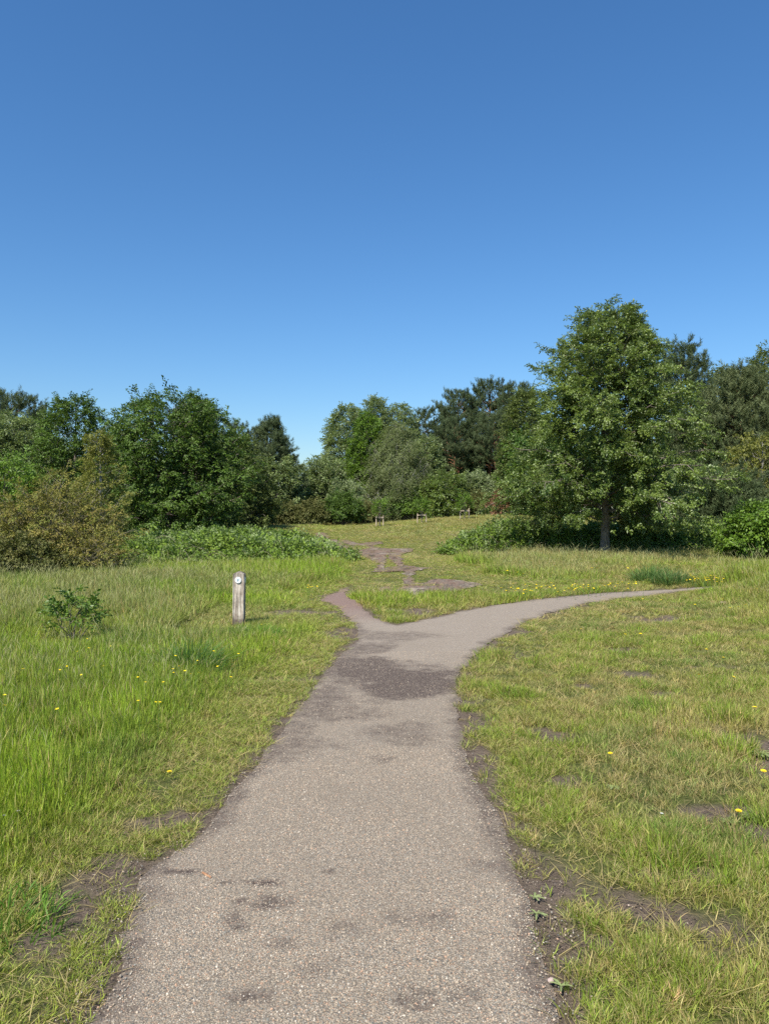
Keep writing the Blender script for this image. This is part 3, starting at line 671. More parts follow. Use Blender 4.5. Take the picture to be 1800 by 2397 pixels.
def tree_mesh(seed, H, R, prof, kind, trunk_r, nb, p, lean=(0, 0), h0=0.12, leafmat=None, barkmat=None, limbk=5, show_secs=True):
    """returns (trunk mesh, limb mesh, crown mesh). prof: (height fraction, radius fraction of R)"""
    rng = np.random.RandomState(seed); env = crown_env(prof)
    m = 12; t = np.linspace(0, 1, m); top = H*p.get('leader', .95)
    tr = np.stack([lean[0]*t**1.5+np.cumsum(rng.normal(0, .018*H/m*1.2, m)), lean[1]*t**1.5+np.cumsum(rng.normal(0, .018*H/m*1.2, m)), t*top-0.15], 1)
    tr[0, :2] = 0
    rad = trunk_r*(1-t)**.8+.012; rad[0] *= 1.45; rad[1] *= 1.05
    T = Tubes(); T.add(tr, rad, 10)
    L = Tubes(); boughs = []
    ph = rng.uniform(0, 6.28, 4)
    for i in range(nb):
        hf = h0+(1-h0)*((i+rng.rand())/nb)**p.get('hpow', .95)
        az = i*2.39996+rng.normal(0, .3)
        Rb = R*env(hf)*rng.uniform(p.get('rmin', .72), 1.12)*(1+p.get('lob', .16)*.6*sin(2*az+ph[0]+3*hf)+.12*sin(3*az+ph[1]-7*hf))
        Rb = max(Rb, .25)
        rise = np.interp(hf, [0, .5, 1], p.get('rise', (.05, .35, 1.0)))
        ze = hf*H; zs = max(h0*H*.55, ze-Rb*rise); zs = min(zs, top*.97)
        tt = np.clip((zs+.15)/(top), 0, .98); s, _ = at_t(tr, tt)
        e = np.array([s[0]*.6+cos(az)*Rb, s[1]*.6+sin(az)*Rb, ze])
        Lb = float(np.linalg.norm(e-s)); rb = max(.014, trunk_r*.34*min(1, Lb/R)*(1-.5*hf))
        c = curve(s, e, p.get('sag', -.05)*Lb, 8, rng, .018*Lb)
        boughs.append((c, rb, Lb)); L.add(c, np.linspace(rb, rb*.25, 8), limbk)
    P, A, SH, secs = sprout(boughs, rng, p)
    nf = int(p.get('fill', 0))
    if nf:
        hf = h0*.6+(1-h0*.6)*rng.rand(nf)**.85; az = rng.uniform(0, 2*pi, nf)
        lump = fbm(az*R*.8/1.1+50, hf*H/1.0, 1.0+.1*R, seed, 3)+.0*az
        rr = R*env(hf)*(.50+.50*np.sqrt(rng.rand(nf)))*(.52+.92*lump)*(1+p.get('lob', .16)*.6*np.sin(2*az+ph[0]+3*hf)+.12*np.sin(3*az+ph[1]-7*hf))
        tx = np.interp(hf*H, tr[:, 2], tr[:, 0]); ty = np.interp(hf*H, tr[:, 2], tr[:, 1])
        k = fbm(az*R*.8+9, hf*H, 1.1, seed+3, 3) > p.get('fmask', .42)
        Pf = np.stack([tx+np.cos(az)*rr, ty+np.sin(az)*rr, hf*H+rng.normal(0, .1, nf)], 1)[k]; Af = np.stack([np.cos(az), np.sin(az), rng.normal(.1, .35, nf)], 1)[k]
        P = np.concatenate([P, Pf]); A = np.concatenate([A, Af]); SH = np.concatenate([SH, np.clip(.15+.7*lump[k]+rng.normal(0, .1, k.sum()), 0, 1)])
    if show_secs:
        for sc, r in secs: L.add(sc[::2], np.linspace(r, r*.4, 3), 3)
    return finish_tree(rng, T, L, P, A, SH, kind, p, leafmat, barkmat, np.array([tr[-1, 0]*.5, tr[-1, 1]*.5, H*.45]))
def finish_tree(rng, T, L, P, A, SH, kind, p, leafmat, barkmat, centre):
    n = len(P); out = unit(P-centre)
    k = P[:, 2] > p.get('zmin', .15); P, A, SH, out = P[k], A[k], SH[k], out[k]; n = len(P)
    ln = p['spray']*rng.uniform(.7, 1.25, n)
    if kind == 'needle':
        ax = A*.6+out*.6+rng.normal(0, .35, (n, 3))+np.array([0, 0, p.get('candle', .45)])
        g = spray_group(leafmat, 'needle')
    else:
        ax = A*p.get('ax', .9)+rng.normal(0, .4, (n, 3))+np.array([0, 0, -p.get('droop', .35)*.6])+out*.35+np.array([p.get('wind', 0), 0, 0])
        g = spray_group(leafmat, 'leaf', p['leafL']/p['spray'], p.get('asp', .6), p.get('flip', .12))
    nn = np.array([0, 0, 1.0])*p.get('nup', .8)+out*p.get('nout', .55)+rng.normal(0, .3, (n, 3))
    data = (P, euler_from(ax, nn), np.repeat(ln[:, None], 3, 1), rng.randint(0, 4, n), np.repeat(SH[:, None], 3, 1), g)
    return T.mesh('trunk', barkmat) if T is not None else None, L.mesh('limbs', barkmat), data
def shrub_mesh(seed, H, R, nst, p, leafmat, barkmat, kind='leaf', base=.25, elong=1.0):
    """many stems from one root fanning out into a dome"""
    rng = np.random.RandomState(seed); L = Tubes(); boughs = []
    for i in range(nst):
        az = i*2.39996+rng.normal(0, .3); q = math.sqrt((i+.5)/nst)
        el = q**.85; rr = R*el*rng.uniform(.8, 1.1); zz = H*math.sqrt(max(.04, 1-(el*.93)**2))*rng.uniform(.78, 1.06)
        s = np.array([cos(az)*base*rng.rand()*R*elong, sin(az)*base*rng.rand()*R, -.1]); e = np.array([cos(az)*rr*elong, sin(az)*rr, max(.15, zz)])
        Lb = float(np.linalg.norm(e-s)); rb = max(.006, p.get('stem', .02)*rng.uniform(.6, 1.1))
        c = curve(s, e, .12*Lb, 8, rng, .03*Lb); boughs.append((c, rb, Lb)); L.add(c, np.linspace(rb, rb*.3, 8), 4)
    P, A, SH, secs = sprout(boughs, rng, p)
    for sc, r in secs: L.add(sc[::2], np.linspace(max(r, p.get('twig', .004)), .002+r*.2, 3), 3)
    return finish_tree(rng, None, L, P, A, SH, kind, p, leafmat, barkmat, np.array([0, 0, H*.3]))

# foliage and bark materials
B_GREY = bark_mat('grey_bark', (0.09, 0.075, 0.06), (0.30, 0.255, 0.205))
B_PINE = bark_mat('red_pine_bark', (0.14, 0.065, 0.038), (0.38, 0.19, 0.11))
B_BIRCH = bark_mat('pale_birch_bark', (0.10, 0.09, 0.08), (0.50, 0.47, 0.42), 5, 1.5)
B_TWIG = bark_mat('pale_twig_bark', (0.15, 0.13, 0.075), (0.34, 0.30, 0.20))
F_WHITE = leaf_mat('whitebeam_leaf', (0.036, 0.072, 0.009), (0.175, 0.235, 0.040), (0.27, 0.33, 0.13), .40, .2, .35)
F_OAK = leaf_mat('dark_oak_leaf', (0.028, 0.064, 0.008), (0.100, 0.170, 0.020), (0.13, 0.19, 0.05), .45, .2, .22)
F_GREY = leaf_mat('grey_green_leaf', (0.060, 0.098, 0.028), (0.215, 0.27, 0.095), (0.34, 0.39, 0.20), .5, .2, .2)
F_FRESH = leaf_mat('fresh_green_leaf', (0.070, 0.145, 0.014), (0.18, 0.29, 0.030), (0.18, 0.26, 0.07), .45, .34, .3)
F_BIRCH = leaf_mat('birch_leaf', (0.055, 0.082, 0.020), (0.14, 0.175, 0.048), (0.18, 0.215, 0.07), .5, .25, .18)
F_YELLOW = leaf_mat('yellow_green_leaf', (0.13, 0.145, 0.026), (0.27, 0.265, 0.060), (0.24, 0.245, 0.08), .5, .34, .25)
F_HAW = leaf_mat('brown_green_leaf', (0.19, 0.225, 0.042), (0.29, 0.225, 0.060), (0.24, 0.21, 0.08), .55, .3, .2)
F_DEAD = leaf_mat('dead_brown_foliage', (0.156, 0.078, 0.042), (0.324, 0.180, 0.102), None, .7, .2, .2)
F_GORSE = leaf_mat('olive_gorse', (0.085, 0.105, 0.028), (0.19, 0.18, 0.06), None, .6, .25, .2)
F_PINE = leaf_mat('pine_needle', (0.042, 0.068, 0.026), (0.13, 0.162, 0.068), None, .55, .12, .15)
F_PINE_P = leaf_mat('pale_pine_needle', (0.055, 0.080, 0.030), (0.18, 0.208, 0.088), None, .55, .15, .15)
F_WEEP = leaf_mat('weeping_birch_leaf', (0.080, 0.108, 0.034), (0.20, 0.235, 0.085), (0.23, 0.26, 0.11), .5, .28, .2)
F_BRAM = leaf_mat('bramble_leaf', (0.075, 0.140, 0.017), (0.25, 0.345, 0.050), (0.25, 0.32, 0.12), .5, .22, .18)

def place(name, meshes, loc, label, cat, group=None, rz=0, sc=(1, 1, 1), names=('trunk', 'limbs', 'crown')):
    r = empty(name, loc, rz); r.scale = sc
    for nm, me in zip(names, meshes):
        if isinstance(me, tuple): scatter(nm, *me, parent=r)
        elif me is not None: link(nm, me, r)
    return tag(r, label, cat, group)
def dims(u0, u1, vt, d):
    """world x, ground z, height and half-width of something spanning u0..u1 with top at vt, at distance d"""
    x = wx((u0+u1)/2, d); g = float(ground_z(x, d)); return x, g, wz(vt, d)-g, (u1-u0)/2/FPX*d
ROUND = [(0, .7), (.15, .92), (.35, 1), (.6, .97), (.8, .82), (.92, .58), (1, .25)]
TALL = [(0, .6), (.12, .9), (.3, 1), (.55, .95), (.75, .78), (.88, .55), (.96, .33), (1, .12)]
PYR = [(0, .7), (.12, .95), (.25, 1.02), (.42, .96), (.6, .82), (.78, .72), (.88, .54), (.95, .38), (1, .18)]
def decid(d, leafL, nleaf, **k):
    p = dict(sec=2.6, t0=.3, ls=.75, nspray=5.5, spray=leafL*3.2, spread=.2, leafL=leafL, hang=.12); p.update(k); return p

# --- the big whitebeam standing free at the right
BT = gp(1307, 1204); d = BT[1]; H = wz(640, d); R = 235/FPX*d
def big_tree():
    p = dict(sec=3.4, t0=.15, ls=.8, nspray=15, fill=11000, fmask=.56, lob=.30, rmin=.6, spray=.28, flip=.07, spread=.12, leafL=.074, asp=.62, fwd=.9, up=.12, hang=.22, flat=.6, rise=(-.12, .28, 1.1), sag=.07, droop=.3, wind=.35, hpow=.9, nup=.9, nrand=.55, leader=.97, zmin=1.02)
    ms = tree_mesh(21, H*.945, R*.87, PYR, 'leaf', .15, 110, p, lean=(.25, 0), h0=.13, leafmat=F_WHITE, barkmat=B_GREY, limbk=6)
    return place('whitebeam_tree', ms, (BT[0], BT[1], 0), 'tall free-standing tree with pale flickering leaves beyond the right-hand path', 'tree', rz=.4)
big_tree()

# --- broadleaf trees along the wood edge
def broad(name, span, vt, d, label, leaf, bark, seed, leafL, nleaf, nb, prof=ROUND, tr=None, group='broadleaf trees along the wood edge', cat='tree', **k):
    x, g, H, R = dims(*span, vt, d); R *= 1.0
    q = k.pop('lean', (0, 0)); h0 = k.pop('h0', .1); ss_ = k.pop('show_secs', True)
    p = decid(d, leafL*.82, int(nleaf*2.3), **k); p['sec'] *= 1.1; nb = int(nb*1.2); R *= .97; H *= .95; p['spread'] *= .85; p.setdefault('fill', int(40*H*R*1.6*(.17/leafL)**1.3))
    ms = tree_mesh(seed, H, R, prof, 'leaf', tr or H*.022, nb, p, lean=q, h0=h0, leafmat=leaf, barkmat=bark, show_secs=ss_)
    return place(name, ms, (x, d, g), label, cat, group, rz=seed*.7)
broad('oak_tree', (222, 524), 838, 40, 'big dark green round-crowned tree behind the left bramble patch', F_OAK, B_GREY, 31, .16, 26, 92, sec=3.0, ls=.95, hang=.15, rise=(-.05, .3, .9), h0=.06, zmin=.2, spread=.18, fmask=.36, rmin=.85, lob=.06)
broad('broadleaf_tree', (70, 262), 848, 46, 'dark green tree with a spiky top left of the big round tree', F_OAK, B_GREY, 32, .17, 24, 64, prof=TALL, sec=2.6, ls=.9, h0=.06)
broad('broadleaf_tree', (-70, 132), 888, 52, 'grey-green bushy tree at the left picture edge below the lone pine', F_GREY, B_GREY, 33, .19, 22, 60, h0=.06)
broad('broadleaf_tree', (-80, 98), 985, 36, 'fresh mid-green tree at the left edge above the brown hawthorn', F_FRESH, B_GREY, 34, .15, 24, 50, h0=.05, group='broadleaf trees along the wood edge')
broad('broadleaf_tree', (430, 590), 930, 50, 'feathery grey-green tree just right of the big dark round tree', F_BIRCH, B_GREY, 35, .17, 24, 62, prof=TALL, hang=.45, droop=.7, h0=.05)
broad('broadleaf_tree', (545, 648), 985, 62, 'low grey-green tree bordering the gap of sky on its left side', F_GREY, B_GREY, 36, .2, 20, 48, h0=.05)
broad('broadleaf_tree', (640, 752), 985, 70, 'pale grey-green tree stepping down to the gap of sky on its right side', F_GREY, B_GREY, 37, .21, 20, 50, h0=.04)
broad('broadleaf_tree', (692, 812), 868, 76, 'tall grey-green tree forming the left peak of the centre wood', F_GREY, B_GREY, 38, .22, 22, 66, prof=TALL, h0=.05)
broad('broadleaf_tree', (752, 832), 888, 71, 'tree with bright yellow-green leaves in the middle of the centre wood', F_FRESH, B_GREY, 39, .21, 18, 46, prof=TALL, h0=.3)
broad('broadleaf_tree', (760, 858), 850, 79, 'tallest grey-green tree of the centre wood with a ragged pointed top', F_GREY, B_GREY, 40, .22, 20, 54, prof=TALL, h0=.3)
broad('broadleaf_tree', (818, 905), 866, 80, 'rounded silvery tree behind the weeping birch', F_GREY, B_GREY, 41, .23, 20, 50, prof=ROUND, h0=.2)
broad('broadleaf_tree', (880, 958), 940, 72, 'silvery leaved tree on the right flank of the weeping birch', F_GREY, B_GREY, 42, .21, 20, 44, h0=.1)
broad('young_whitebeam_tree', (914, 1012), 1019, 66, 'low silvery rounded tree behind the middle tree stakes', F_WHITE, B_GREY, 43, .18, 22, 46, h0=.03)
broad('broadleaf_tree', (1085, 1185), 838, 62, 'tall dull green tree top behind the left shoulder of the big free-standing tree', F_BIRCH, B_GREY, 44, .2, 20, 50, prof=TALL, h0=.15)
# birches
BIR = dict(sec=2.6, t0=.25, ls=1.3, hang=1.0, droop=1.0, fwd=.5, nup=.35, nout=.6, spread=.10, rise=(.35, .7, 1.3), arch=.12)
broad('weeping_birch_tree', (768, 948), 900, 69, 'weeping birch with hanging dull green twigs and a pale trunk in the centre wood', F_WEEP, B_BIRCH, 51, .13, 26, 82, prof=[(0, .6), (.15, .95), (.4, .95), (.65, .7), (.85, .42), (1, .08)], group='birches', tr=.17, h0=.16, spray=.75, ax=1.6, fill=900, **dict(BIR, droop=2.2, hang=1.5, nspray=7))
broad('birch_tree', (1505, 1612), 778, 46, 'grey birch top rising right behind the big free-standing tree', F_BIRCH, B_BIRCH, 52, .15, 18, 56, prof=TALL, group='birches', h0=.25, **BIR)
broad('birch_tree', (1588, 1716), 735, 44, 'highest birch at the right picture edge', F_BIRCH, B_BIRCH, 53, .15, 18, 60, prof=TALL, group='birches', h0=.25, **BIR)
broad('birch_sapling', (158, 282), 925, 26, 'slender yellow-green birch sapling with a pale stem in front of the big dark tree', F_YELLOW, B_BIRCH, 54, .075, 16, 46, prof=[(0, .7), (.2, 1), (.5, .85), (.75, .5), (1, .08)], group='birches', tr=.045, h0=.22, sec=3.2, ls=.5, hang=.3, droop=.6, rise=(.5, .9, 1.4))
broad('birch_tree', (1570, 1725), 925, 33, 'loose yellow-green birch bush at the right edge in front of the pine', F_YELLOW, B_BIRCH, 55, .11, 20, 62, prof=ROUND, group='birches', h0=.06, sec=2.6, ls=.8, hang=.45, droop=.7, rise=(.3, .6, 1.2))

# --- Scots pines
PINE = dict(sec=3.4, t0=.45, ls=.75, nspray=7, spray=.50, spread=.20, flat=.55, leafL=.27, leafW=.055, nk=5, hang=-.1, up=.3, rise=(.1, .25, .8), candle=.5)
SCOTS = [(0, .4), (.2, .65), (.4, .88), (.6, 1), (.8, .95), (.92, .72), (1, .35)]
def pine(span, vt, d, label, seed, nb, h0=.32, prof=SCOTS, mat=None, tr=None, group='dark pines of the wood', name='scots_pine_tree', **k):
    x, g, H, R = dims(*span, vt, d); p = dict(PINE); p.update(k); nb = int(nb*1.5); R *= 1.15; p.setdefault('fill', int(20*H*R)); p.setdefault('fmask', .5); H *= .96; p['ls'] *= 1.1
    ms = tree_mesh(seed, H, R, prof, 'needle', tr or H*.017, nb, p, h0=h0, leafmat=mat or F_PINE, barkmat=B_PINE, show_secs=False)
    return place(name, ms, (x, d, g), label, 'pine tree', group, rz=seed*.9)
pine((-60, 112), 842, 62, 'lone dark pine with a round top at the far left edge', 61, 46, h0=.4)
pine((380, 472), 866, 58, 'dark pine just showing above the right shoulder of the big round tree', 62, 36, h0=.4)
pine((474, 545), 912, 66, 'low dark pine second from the gap of sky on its left', 63, 30, h0=.3)
pine((528, 640), 905, 64, 'dark pine with ragged layered boughs nearest the gap of sky', 64, 74, h0=.1, fmask=.44, fill=1500, prof=[(0, .9), (.3, 1), (.55, .8), (.75, .62), (.9, .4), (1, .15)])
pine((886, 950), 878, 86, 'small dark pine top at the left end of the pine stand', 65, 30, h0=.45)
pine((940, 1040), 838, 84, 'broad dark pine on the left in the pine stand with red limbs', 66, 44, h0=.42)
pine((1010, 1110), 812, 88, 'tallest pine of the stand behind the centre wood', 67, 48, h0=.40)
pine((1070, 1160), 822, 84, 'dark pine at the right end of the stand beside the big free-standing tree', 68, 44, h0=.42)
pine((940, 1025), 900, 78, 'lower pine in front of the stand with bare red trunk below', 69, 36, h0=.45)
pine((1030, 1110), 890, 77, 'lower pine in front of the stand next to the big free-standing tree', 70, 36, h0=.5)
pine((1425, 1512), 742, 44, 'dark pine bough tip sticking out behind the right side of the big free-standing tree', 71, 40, h0=.45)
YP = dict(spray=.42, fill=2600, nspray=7, sec=3.4, candle=1.2, ls=.8, rise=(-.1, .25, 1.0), t0=.3)
pine((1500, 1700), 795, 37, 'broad pale grey-green young pine with upright shoots at the right edge', 72, 84, h0=.08, prof=TALL, mat=F_PINE_P, group='young pines on the right', **YP)
pine((1420, 1570), 905, 38, 'pale young pine half hidden behind the big free-standing tree', 73, 60, h0=.06, prof=TALL, mat=F_PINE_P, group='young pines on the right', **YP)
pine((1500, 1640), 1030, 31, 'low dark pine boughs above the bramble at the right', 74, 46, h0=.1, prof=ROUND, mat=F_PINE, group='young pines on the right', **YP)

# --- shrubs
def bush(name, span, vt, d, label, leaf, seed, nst, p, bark=None, group='shrubs at the foot of the wood', cat='bush', elong=1.0, kind='leaf'):
    x, g, H, R = dims(*span, vt, d)
    nst = int(nst*1.3)
    ms = shrub_mesh(seed, H, R/elong, nst, p, leaf, bark or B_GREY, kind, elong=elong)
    return place(name, ms[1:], (x, d, g), label, cat, group, names=('stems', 'crown'), sc=(1, .6 if d > 50 else 1, 1))
SH = dict(sec=4.2, t0=.3, ls=.5, nspray=5, spray=.45, spread=.22, leafL=.15, hang=.1, stem=.02)
bush('round_bush', (684, 786), 1071, 62, 'dense dark green round bush left of the tree stakes', F_OAK, 81, 40, SH)
bush('scrub_bush', (642, 702), 1088, 60, 'brownish scrubby bush at the left foot of the dense round bush', F_GORSE, 82, 26, SH)
bush('scrub_bush', (560, 655), 1092, 60, 'olive scrub across the end of the field under the gap of sky', F_GORSE, 83, 34, SH)
bush('leafy_bush', (500, 600), 1060, 56, 'dark leafy bush at the left end of the field', F_BIRCH, 84, 36, SH)
bush('scrub_bush', (770, 815), 1092, 64, 'olive scrub just right of the dense round bush', F_GORSE, 85, 20, SH)
bush('leafy_bush', (835, 925), 1052, 67, 'mid-green leafy bush behind the middle tree stakes', F_FRESH, 86, 36, SH)
bush('leafy_bush', (990, 1068), 1022, 68, 'grey-green leafy bush behind the right-hand tree stakes', F_GREY, 87, 38, SH)
bush('leafy_bush', (1052, 1130), 1015, 70, 'tall mid-green leafy bush under the pine stand', F_WHITE, 88, 40, SH)
bush('gorse_bush', (1008, 1062), 1072, 65, 'olive gorse bush right of the right-hand tree stakes', F_GORSE, 89, 26, SH)
bush('dead_gorse_bush', (1056, 1116), 1066, 62, 'dead rust-brown gorse bush at the left foot of the big free-standing tree', F_DEAD, 90, 26, dict(SH, nspray=2), B_TWIG)
bush('gorse_bush', (1098, 1180), 1060, 62, 'dark olive gorse behind the lower left boughs of the big free-standing tree', F_GORSE, 91, 34, SH)
bush('leafy_bush', (700, 790), 1040, 66, 'grey-green bush filling the wood behind the dense round bush', F_GREY, 92, 34, SH)
HAW = dict(sec=4.0, t0=.3, ls=.6, nspray=3, spray=.22, spread=.17, leafL=.05, hang=.05, stem=.022, twig=.005)
bush('hawthorn_bush', (-40, 268), 1046, 19.2, 'brown-green twiggy hawthorn bush at the left picture edge', F_HAW, 93, 70, HAW, B_TWIG, group=None, elong=1.0)
bush('leafy_bush', (1568, 1730), 1095, 24, 'glossy green rounded bush at the right edge beside the bramble', F_FRESH, 94, 60, dict(SH, leafL=.10, spray=.3, nspray=6, ls=.42), group=None)
bush('bramble_bush', (-60, 150), 1172, 17.5, 'dark tangled bramble under the brown hawthorn', F_GORSE, 95, 60, dict(SH, leafL=.06, spray=.22, nspray=6, ls=.4, sec=5), group=None)
bush('dead_bramble_bush', (130, 262), 1165, 18.2, 'brown tangle of dead bramble stems right of the hawthorn', F_HAW, 96, 46, dict(HAW, nspray=2), B_TWIG, group=None)
# small oak shrub in the meadow
F_SHRUB = leaf_mat('oak_shrub_leaf', (0.045, 0.10, 0.012), (0.16, 0.26, 0.030), (0.17, 0.25, 0.07), .4, .34, .35)
sx, sy = gp(158, 1388)
ms = shrub_mesh(97, wz(1284, sy), .30, 11, dict(sec=7, t0=.5, ls=.2, nspray=2.4, spray=.14, spread=.14, leafL=.05, droop=.1, asp=.62, hang=.0, stem=.009, twig=.003, nrand=.4, nup=1.0), F_SHRUB, B_GREY, base=.12)
place('oak_seedling_shrub', ms[1:], (sx, sy, 0), 'knee-high dark green oak shrub standing alone in the left meadow', 'bush', names=('stems', 'crown'))

# --- bramble banks: a mass of leaves on arching canes
def bramble(name, outline, n, hmax, label, seed, leafL, blossoms):
    rng = np.random.RandomState(seed); x0, y0 = outline.min(0); x1, y1 = outline.max(0)
    x = rng.uniform(x0, x1, n*3); y = rng.uniform(y0, y1, n*3); k = inside(outline, x, y); x, y = x[k][:n], y[k][:n]; n = len(x)
    def top(x, y):
        e = edge_dist(outline, x, y, 4.0)
        return hmax*np.interp(x, [-4.5, -1.8, 2.2, 4.5], [1, .55, .55, 1])*ss(-.35, 1.3, e)*(0.35+1.15*fbm(x, y, 1.5, seed))+(.5*(fbm(x, y, .7, seed+5)-.45)+.35*(noise2(x, y, .28, seed+6)-.5))*ss(0, .6, e)
    t = top(x, y); g = ground_z(x, y)
    z = g+t*(1-.75*rng.rand(n)**2.2)+np.abs(rng.normal(0, .05, n)); z = np.maximum(z, g+.02)
    P = np.stack([x, y, z], 1); eps = .15
    gx = (top(x+eps, y)-t)/eps; gy = (top(x, y+eps)-t)/eps
    nn = np.stack([-gx, -gy, np.ones(n)], 1)+rng.normal(0, .35, (n, 3)); A = rng.normal(0, 1, (n, 3)); A[:, 2] = A[:, 2]*.5+.25
    ln = leafL*3.2*rng.uniform(.6, 1.4, n)
    sh = np.clip(fbm(x, y, .7, seed+3)*.9-.1+rng.normal(.05, .15, n), 0, 1)
    r = empty(name, (0, 0, 0))
    scatter('leaves', P, euler_from(A, nn), np.repeat(ln[:, None], 3, 1), rng.randint(0, 4, n), np.repeat(sh[:, None], 3, 1), spray_group(F_BRAM, 'leaf', .32, .72, .1), r)
    T = Tubes()
    for i in range(260):
        j = rng.randint(n); a = rng.uniform(0, 6.28); l = rng.uniform(.6, 1.5); s = np.array([x[j], y[j], g[j]]); e = s+np.array([cos(a)*l, sin(a)*l, 0]); e[2] = g[j]+t[j]*rng.uniform(.6, 1.15)
        T.add(curve(s, e, .35*l, 7), np.linspace(.008, .003, 7), 3)
    link('canes', T.mesh('canes', B_TWIG), r)
    if blossoms:
        j = rng.choice(n, blossoms, replace=False); bp = P[j].copy(); bp[:, 2] = g[j]+t[j]+.02
        V = []; F = []
        for q, c in enumerate(bp):
            for f in range(5):
                a = f*2*pi/5+rng.rand(); i0 = len(V); rr = rng.uniform(.016, .026)
                V += [tuple(c), (c[0]+rr*cos(a-.5), c[1]+rr*sin(a-.5), c[2]+.01), (c[0]+rr*1.2*cos(a), c[1]+rr*1.2*sin(a), c[2]+.012), (c[0]+rr*cos(a+.5), c[1]+rr*sin(a+.5), c[2]+.01)]; F.append((i0, i0+1, i0+2, i0+3))
        b = link('blossom', mesh_np('blossom', V, F, [plain_mat('white_blossom', (.75, .74, .68))]), r); b['kind'] = 'stuff'
    return tag(r, label, 'bramble', kind='stuff')
bramble('bramble_bank', BRAMBLE_L, 17000, .60, 'low spreading bramble bank with tiny white blossoms behind the waymark post', 101, .075, 520)
bramble('bramble_bank', BRAMBLE_R, 15000, .85, 'dark bramble bank in the shade behind the trunk of the big free-standing tree', 102, .08, 0)

# --- understorey filling the wood beyond the first row, one far mass
def understorey():
    rng = np.random.RandomState(7); r = []
    segs = [(-120, 640, 74, 1010, 3), (636, 1200, 92, 985, 3), (1100, 1800, 60, 960, 3), (-160, 300, 58, 985, 3)]
    P = []
    for u0, u1, d, vt, dep in segs:
        n = int((u1-u0)/FPX*d*210); u = rng.uniform(u0, u1, n); y = d+rng.uniform(-dep, dep, n); x = (u-CU)/FPX*d
        h = (wz(vt, d)-.5)*(.72+.5*fbm(x, np.full(n, d), 2.5, 17+int(d)))
        if d == 74: h *= np.where((u > 560), 0.55, 1)
        if d == 92: h *= np.interp(u, [636, 660, 760, 1200], [.35, .5, .9, 1])
        z = ground_z(x, y)+h*rng.rand(n)**.7; P.append(np.stack([x, y, z], 1))
    P = np.concatenate(P); n = len(P); L = .95*rng.uniform(.6, 1.3, n); A = rng.normal(0, 1, (n, 3))
    o = scatter('woodland_understorey', P, euler_from(A, np.array([0, -.6, .6])+rng.normal(0, .4, (n, 3))), np.repeat(L[:, None], 3, 1), rng.randint(0, 4, n), np.repeat(np.clip(rng.normal(.25, .2, n), 0, 1)[:, None], 3, 1), spray_group(F_OAK, 'leaf', .3))
    tag(o, 'dark leafy undergrowth filling the wood behind the front trees', 'undergrowth', kind='stuff')
understorey()

# ------------------------------------------------------------------ things
def box_bm(bm, x0, x1, y0, y1, z0, z1, bev=0.0):
    r = bmesh.ops.create_cube(bm, size=1)['verts']
    for v in r: v.co = Vector(((x0+x1)/2+v.co.x*(x1-x0), (y0+y1)/2+v.co.y*(y1-y0), (z0+z1)/2+v.co.z*(z1-z0)))
    if bev:
        es = list({e for v in r for e in v.link_edges}); bmesh.ops.bevel(bm, geom=es, offset=bev, segments=2, affect='EDGES')
def bm_mesh(bm, name, mat, smooth=False):
    me = bpy.data.meshes.new(name); bm.to_mesh(me); bm.free(); me.materials.append(mat)
    if smooth: me.polygons.foreach_set('use_smooth', np.ones(len(me.polygons), bool))
    return me
def wood_mat(name, dark, mid, light, band=None):
    m, nt, n, l, p = newmat(name)
    tc = n.new('ShaderNodeTexCoord'); mp = n.new('ShaderNodeMapping'); mp.inputs['Scale'].default_value = (42, 42, 3.2); l.new(tc.outputs['Object'], mp.inputs[0])
    a = n.new('ShaderNodeTexNoise'); a.inputs['Scale'].default_value = 1; a.inputs['Detail'].default_value = 7; a.inputs['Roughness'].default_value = .7; l.new(mp.outputs[0], a.inputs[0])
    b = n.new('ShaderNodeTexNoise'); b.inputs['Scale'].default_value = 9; b.inputs['Detail'].default_value = 6; b.inputs['Roughness'].default_value = .7; l.new(tc.outputs['Object'], b.inputs[0])
    c = ramp_out(n, l, a.outputs['Fac'], [(.40, dark), (.5, mid), (.58, light)])
    c = mix(n, l, .4, c, ramp_out(n, l, b.outputs['Fac'], [(.36, dark), (.62, light)]))
    if band:
        sp = n.new('ShaderNodeSeparateXYZ'); l.new(tc.outputs['Object'], sp.inputs[0])
        zz = math_n(n, l, 'ADD', sp.outputs[2], math_n(n, l, 'MULTIPLY', b.outputs['Fac'], .10))
        f = ramp_out(n, l, zz, [(.13, (.8, .8, .8)), (.20, (0, 0, 0))]); c = mix(n, l, f, c, (.085, .06, .045))
        f2 = ramp_out(n, l, zz, [(.70, (0, 0, 0)), (.80, (.6, .6, .6))]); c = mix(n, l, f2, c, (.075, .066, .055))
    l.new(c, p.inputs['Base Color']); p.inputs['Roughness'].default_value = .9; p.inputs['Specular IOR Level'].default_value = .15
    bp = n.new('ShaderNodeBump'); bp.inputs['Strength'].default_value = .7; bp.inputs['Distance'].default_value = .006; l.new(a.outputs['Fac'], bp.inputs['Height']); l.new(bp.outputs[0], p.inputs['Normal'])
    return m
M_POST = wood_mat('weathered_post_wood', (.15, .112, .082), (.42, .345, .265), (.70, .63, .53), True)
M_STAKE = wood_mat('pale_stake_wood', (.22, .165, .11), (.40, .32, .23), (.52, .44, .34))
M_STAKE_O = wood_mat('fresh_orange_wood', (.30, .15, .06), (.46, .25, .10), (.55, .34, .15))
M_WHITE = plain_mat('white_plastic_disc', (.72, .74, .72), .45); M_TEAL = plain_mat('teal_print', (.04, .19, .26), .5); M_NAIL = plain_mat('dark_nail', (.05, .05, .05), .5)
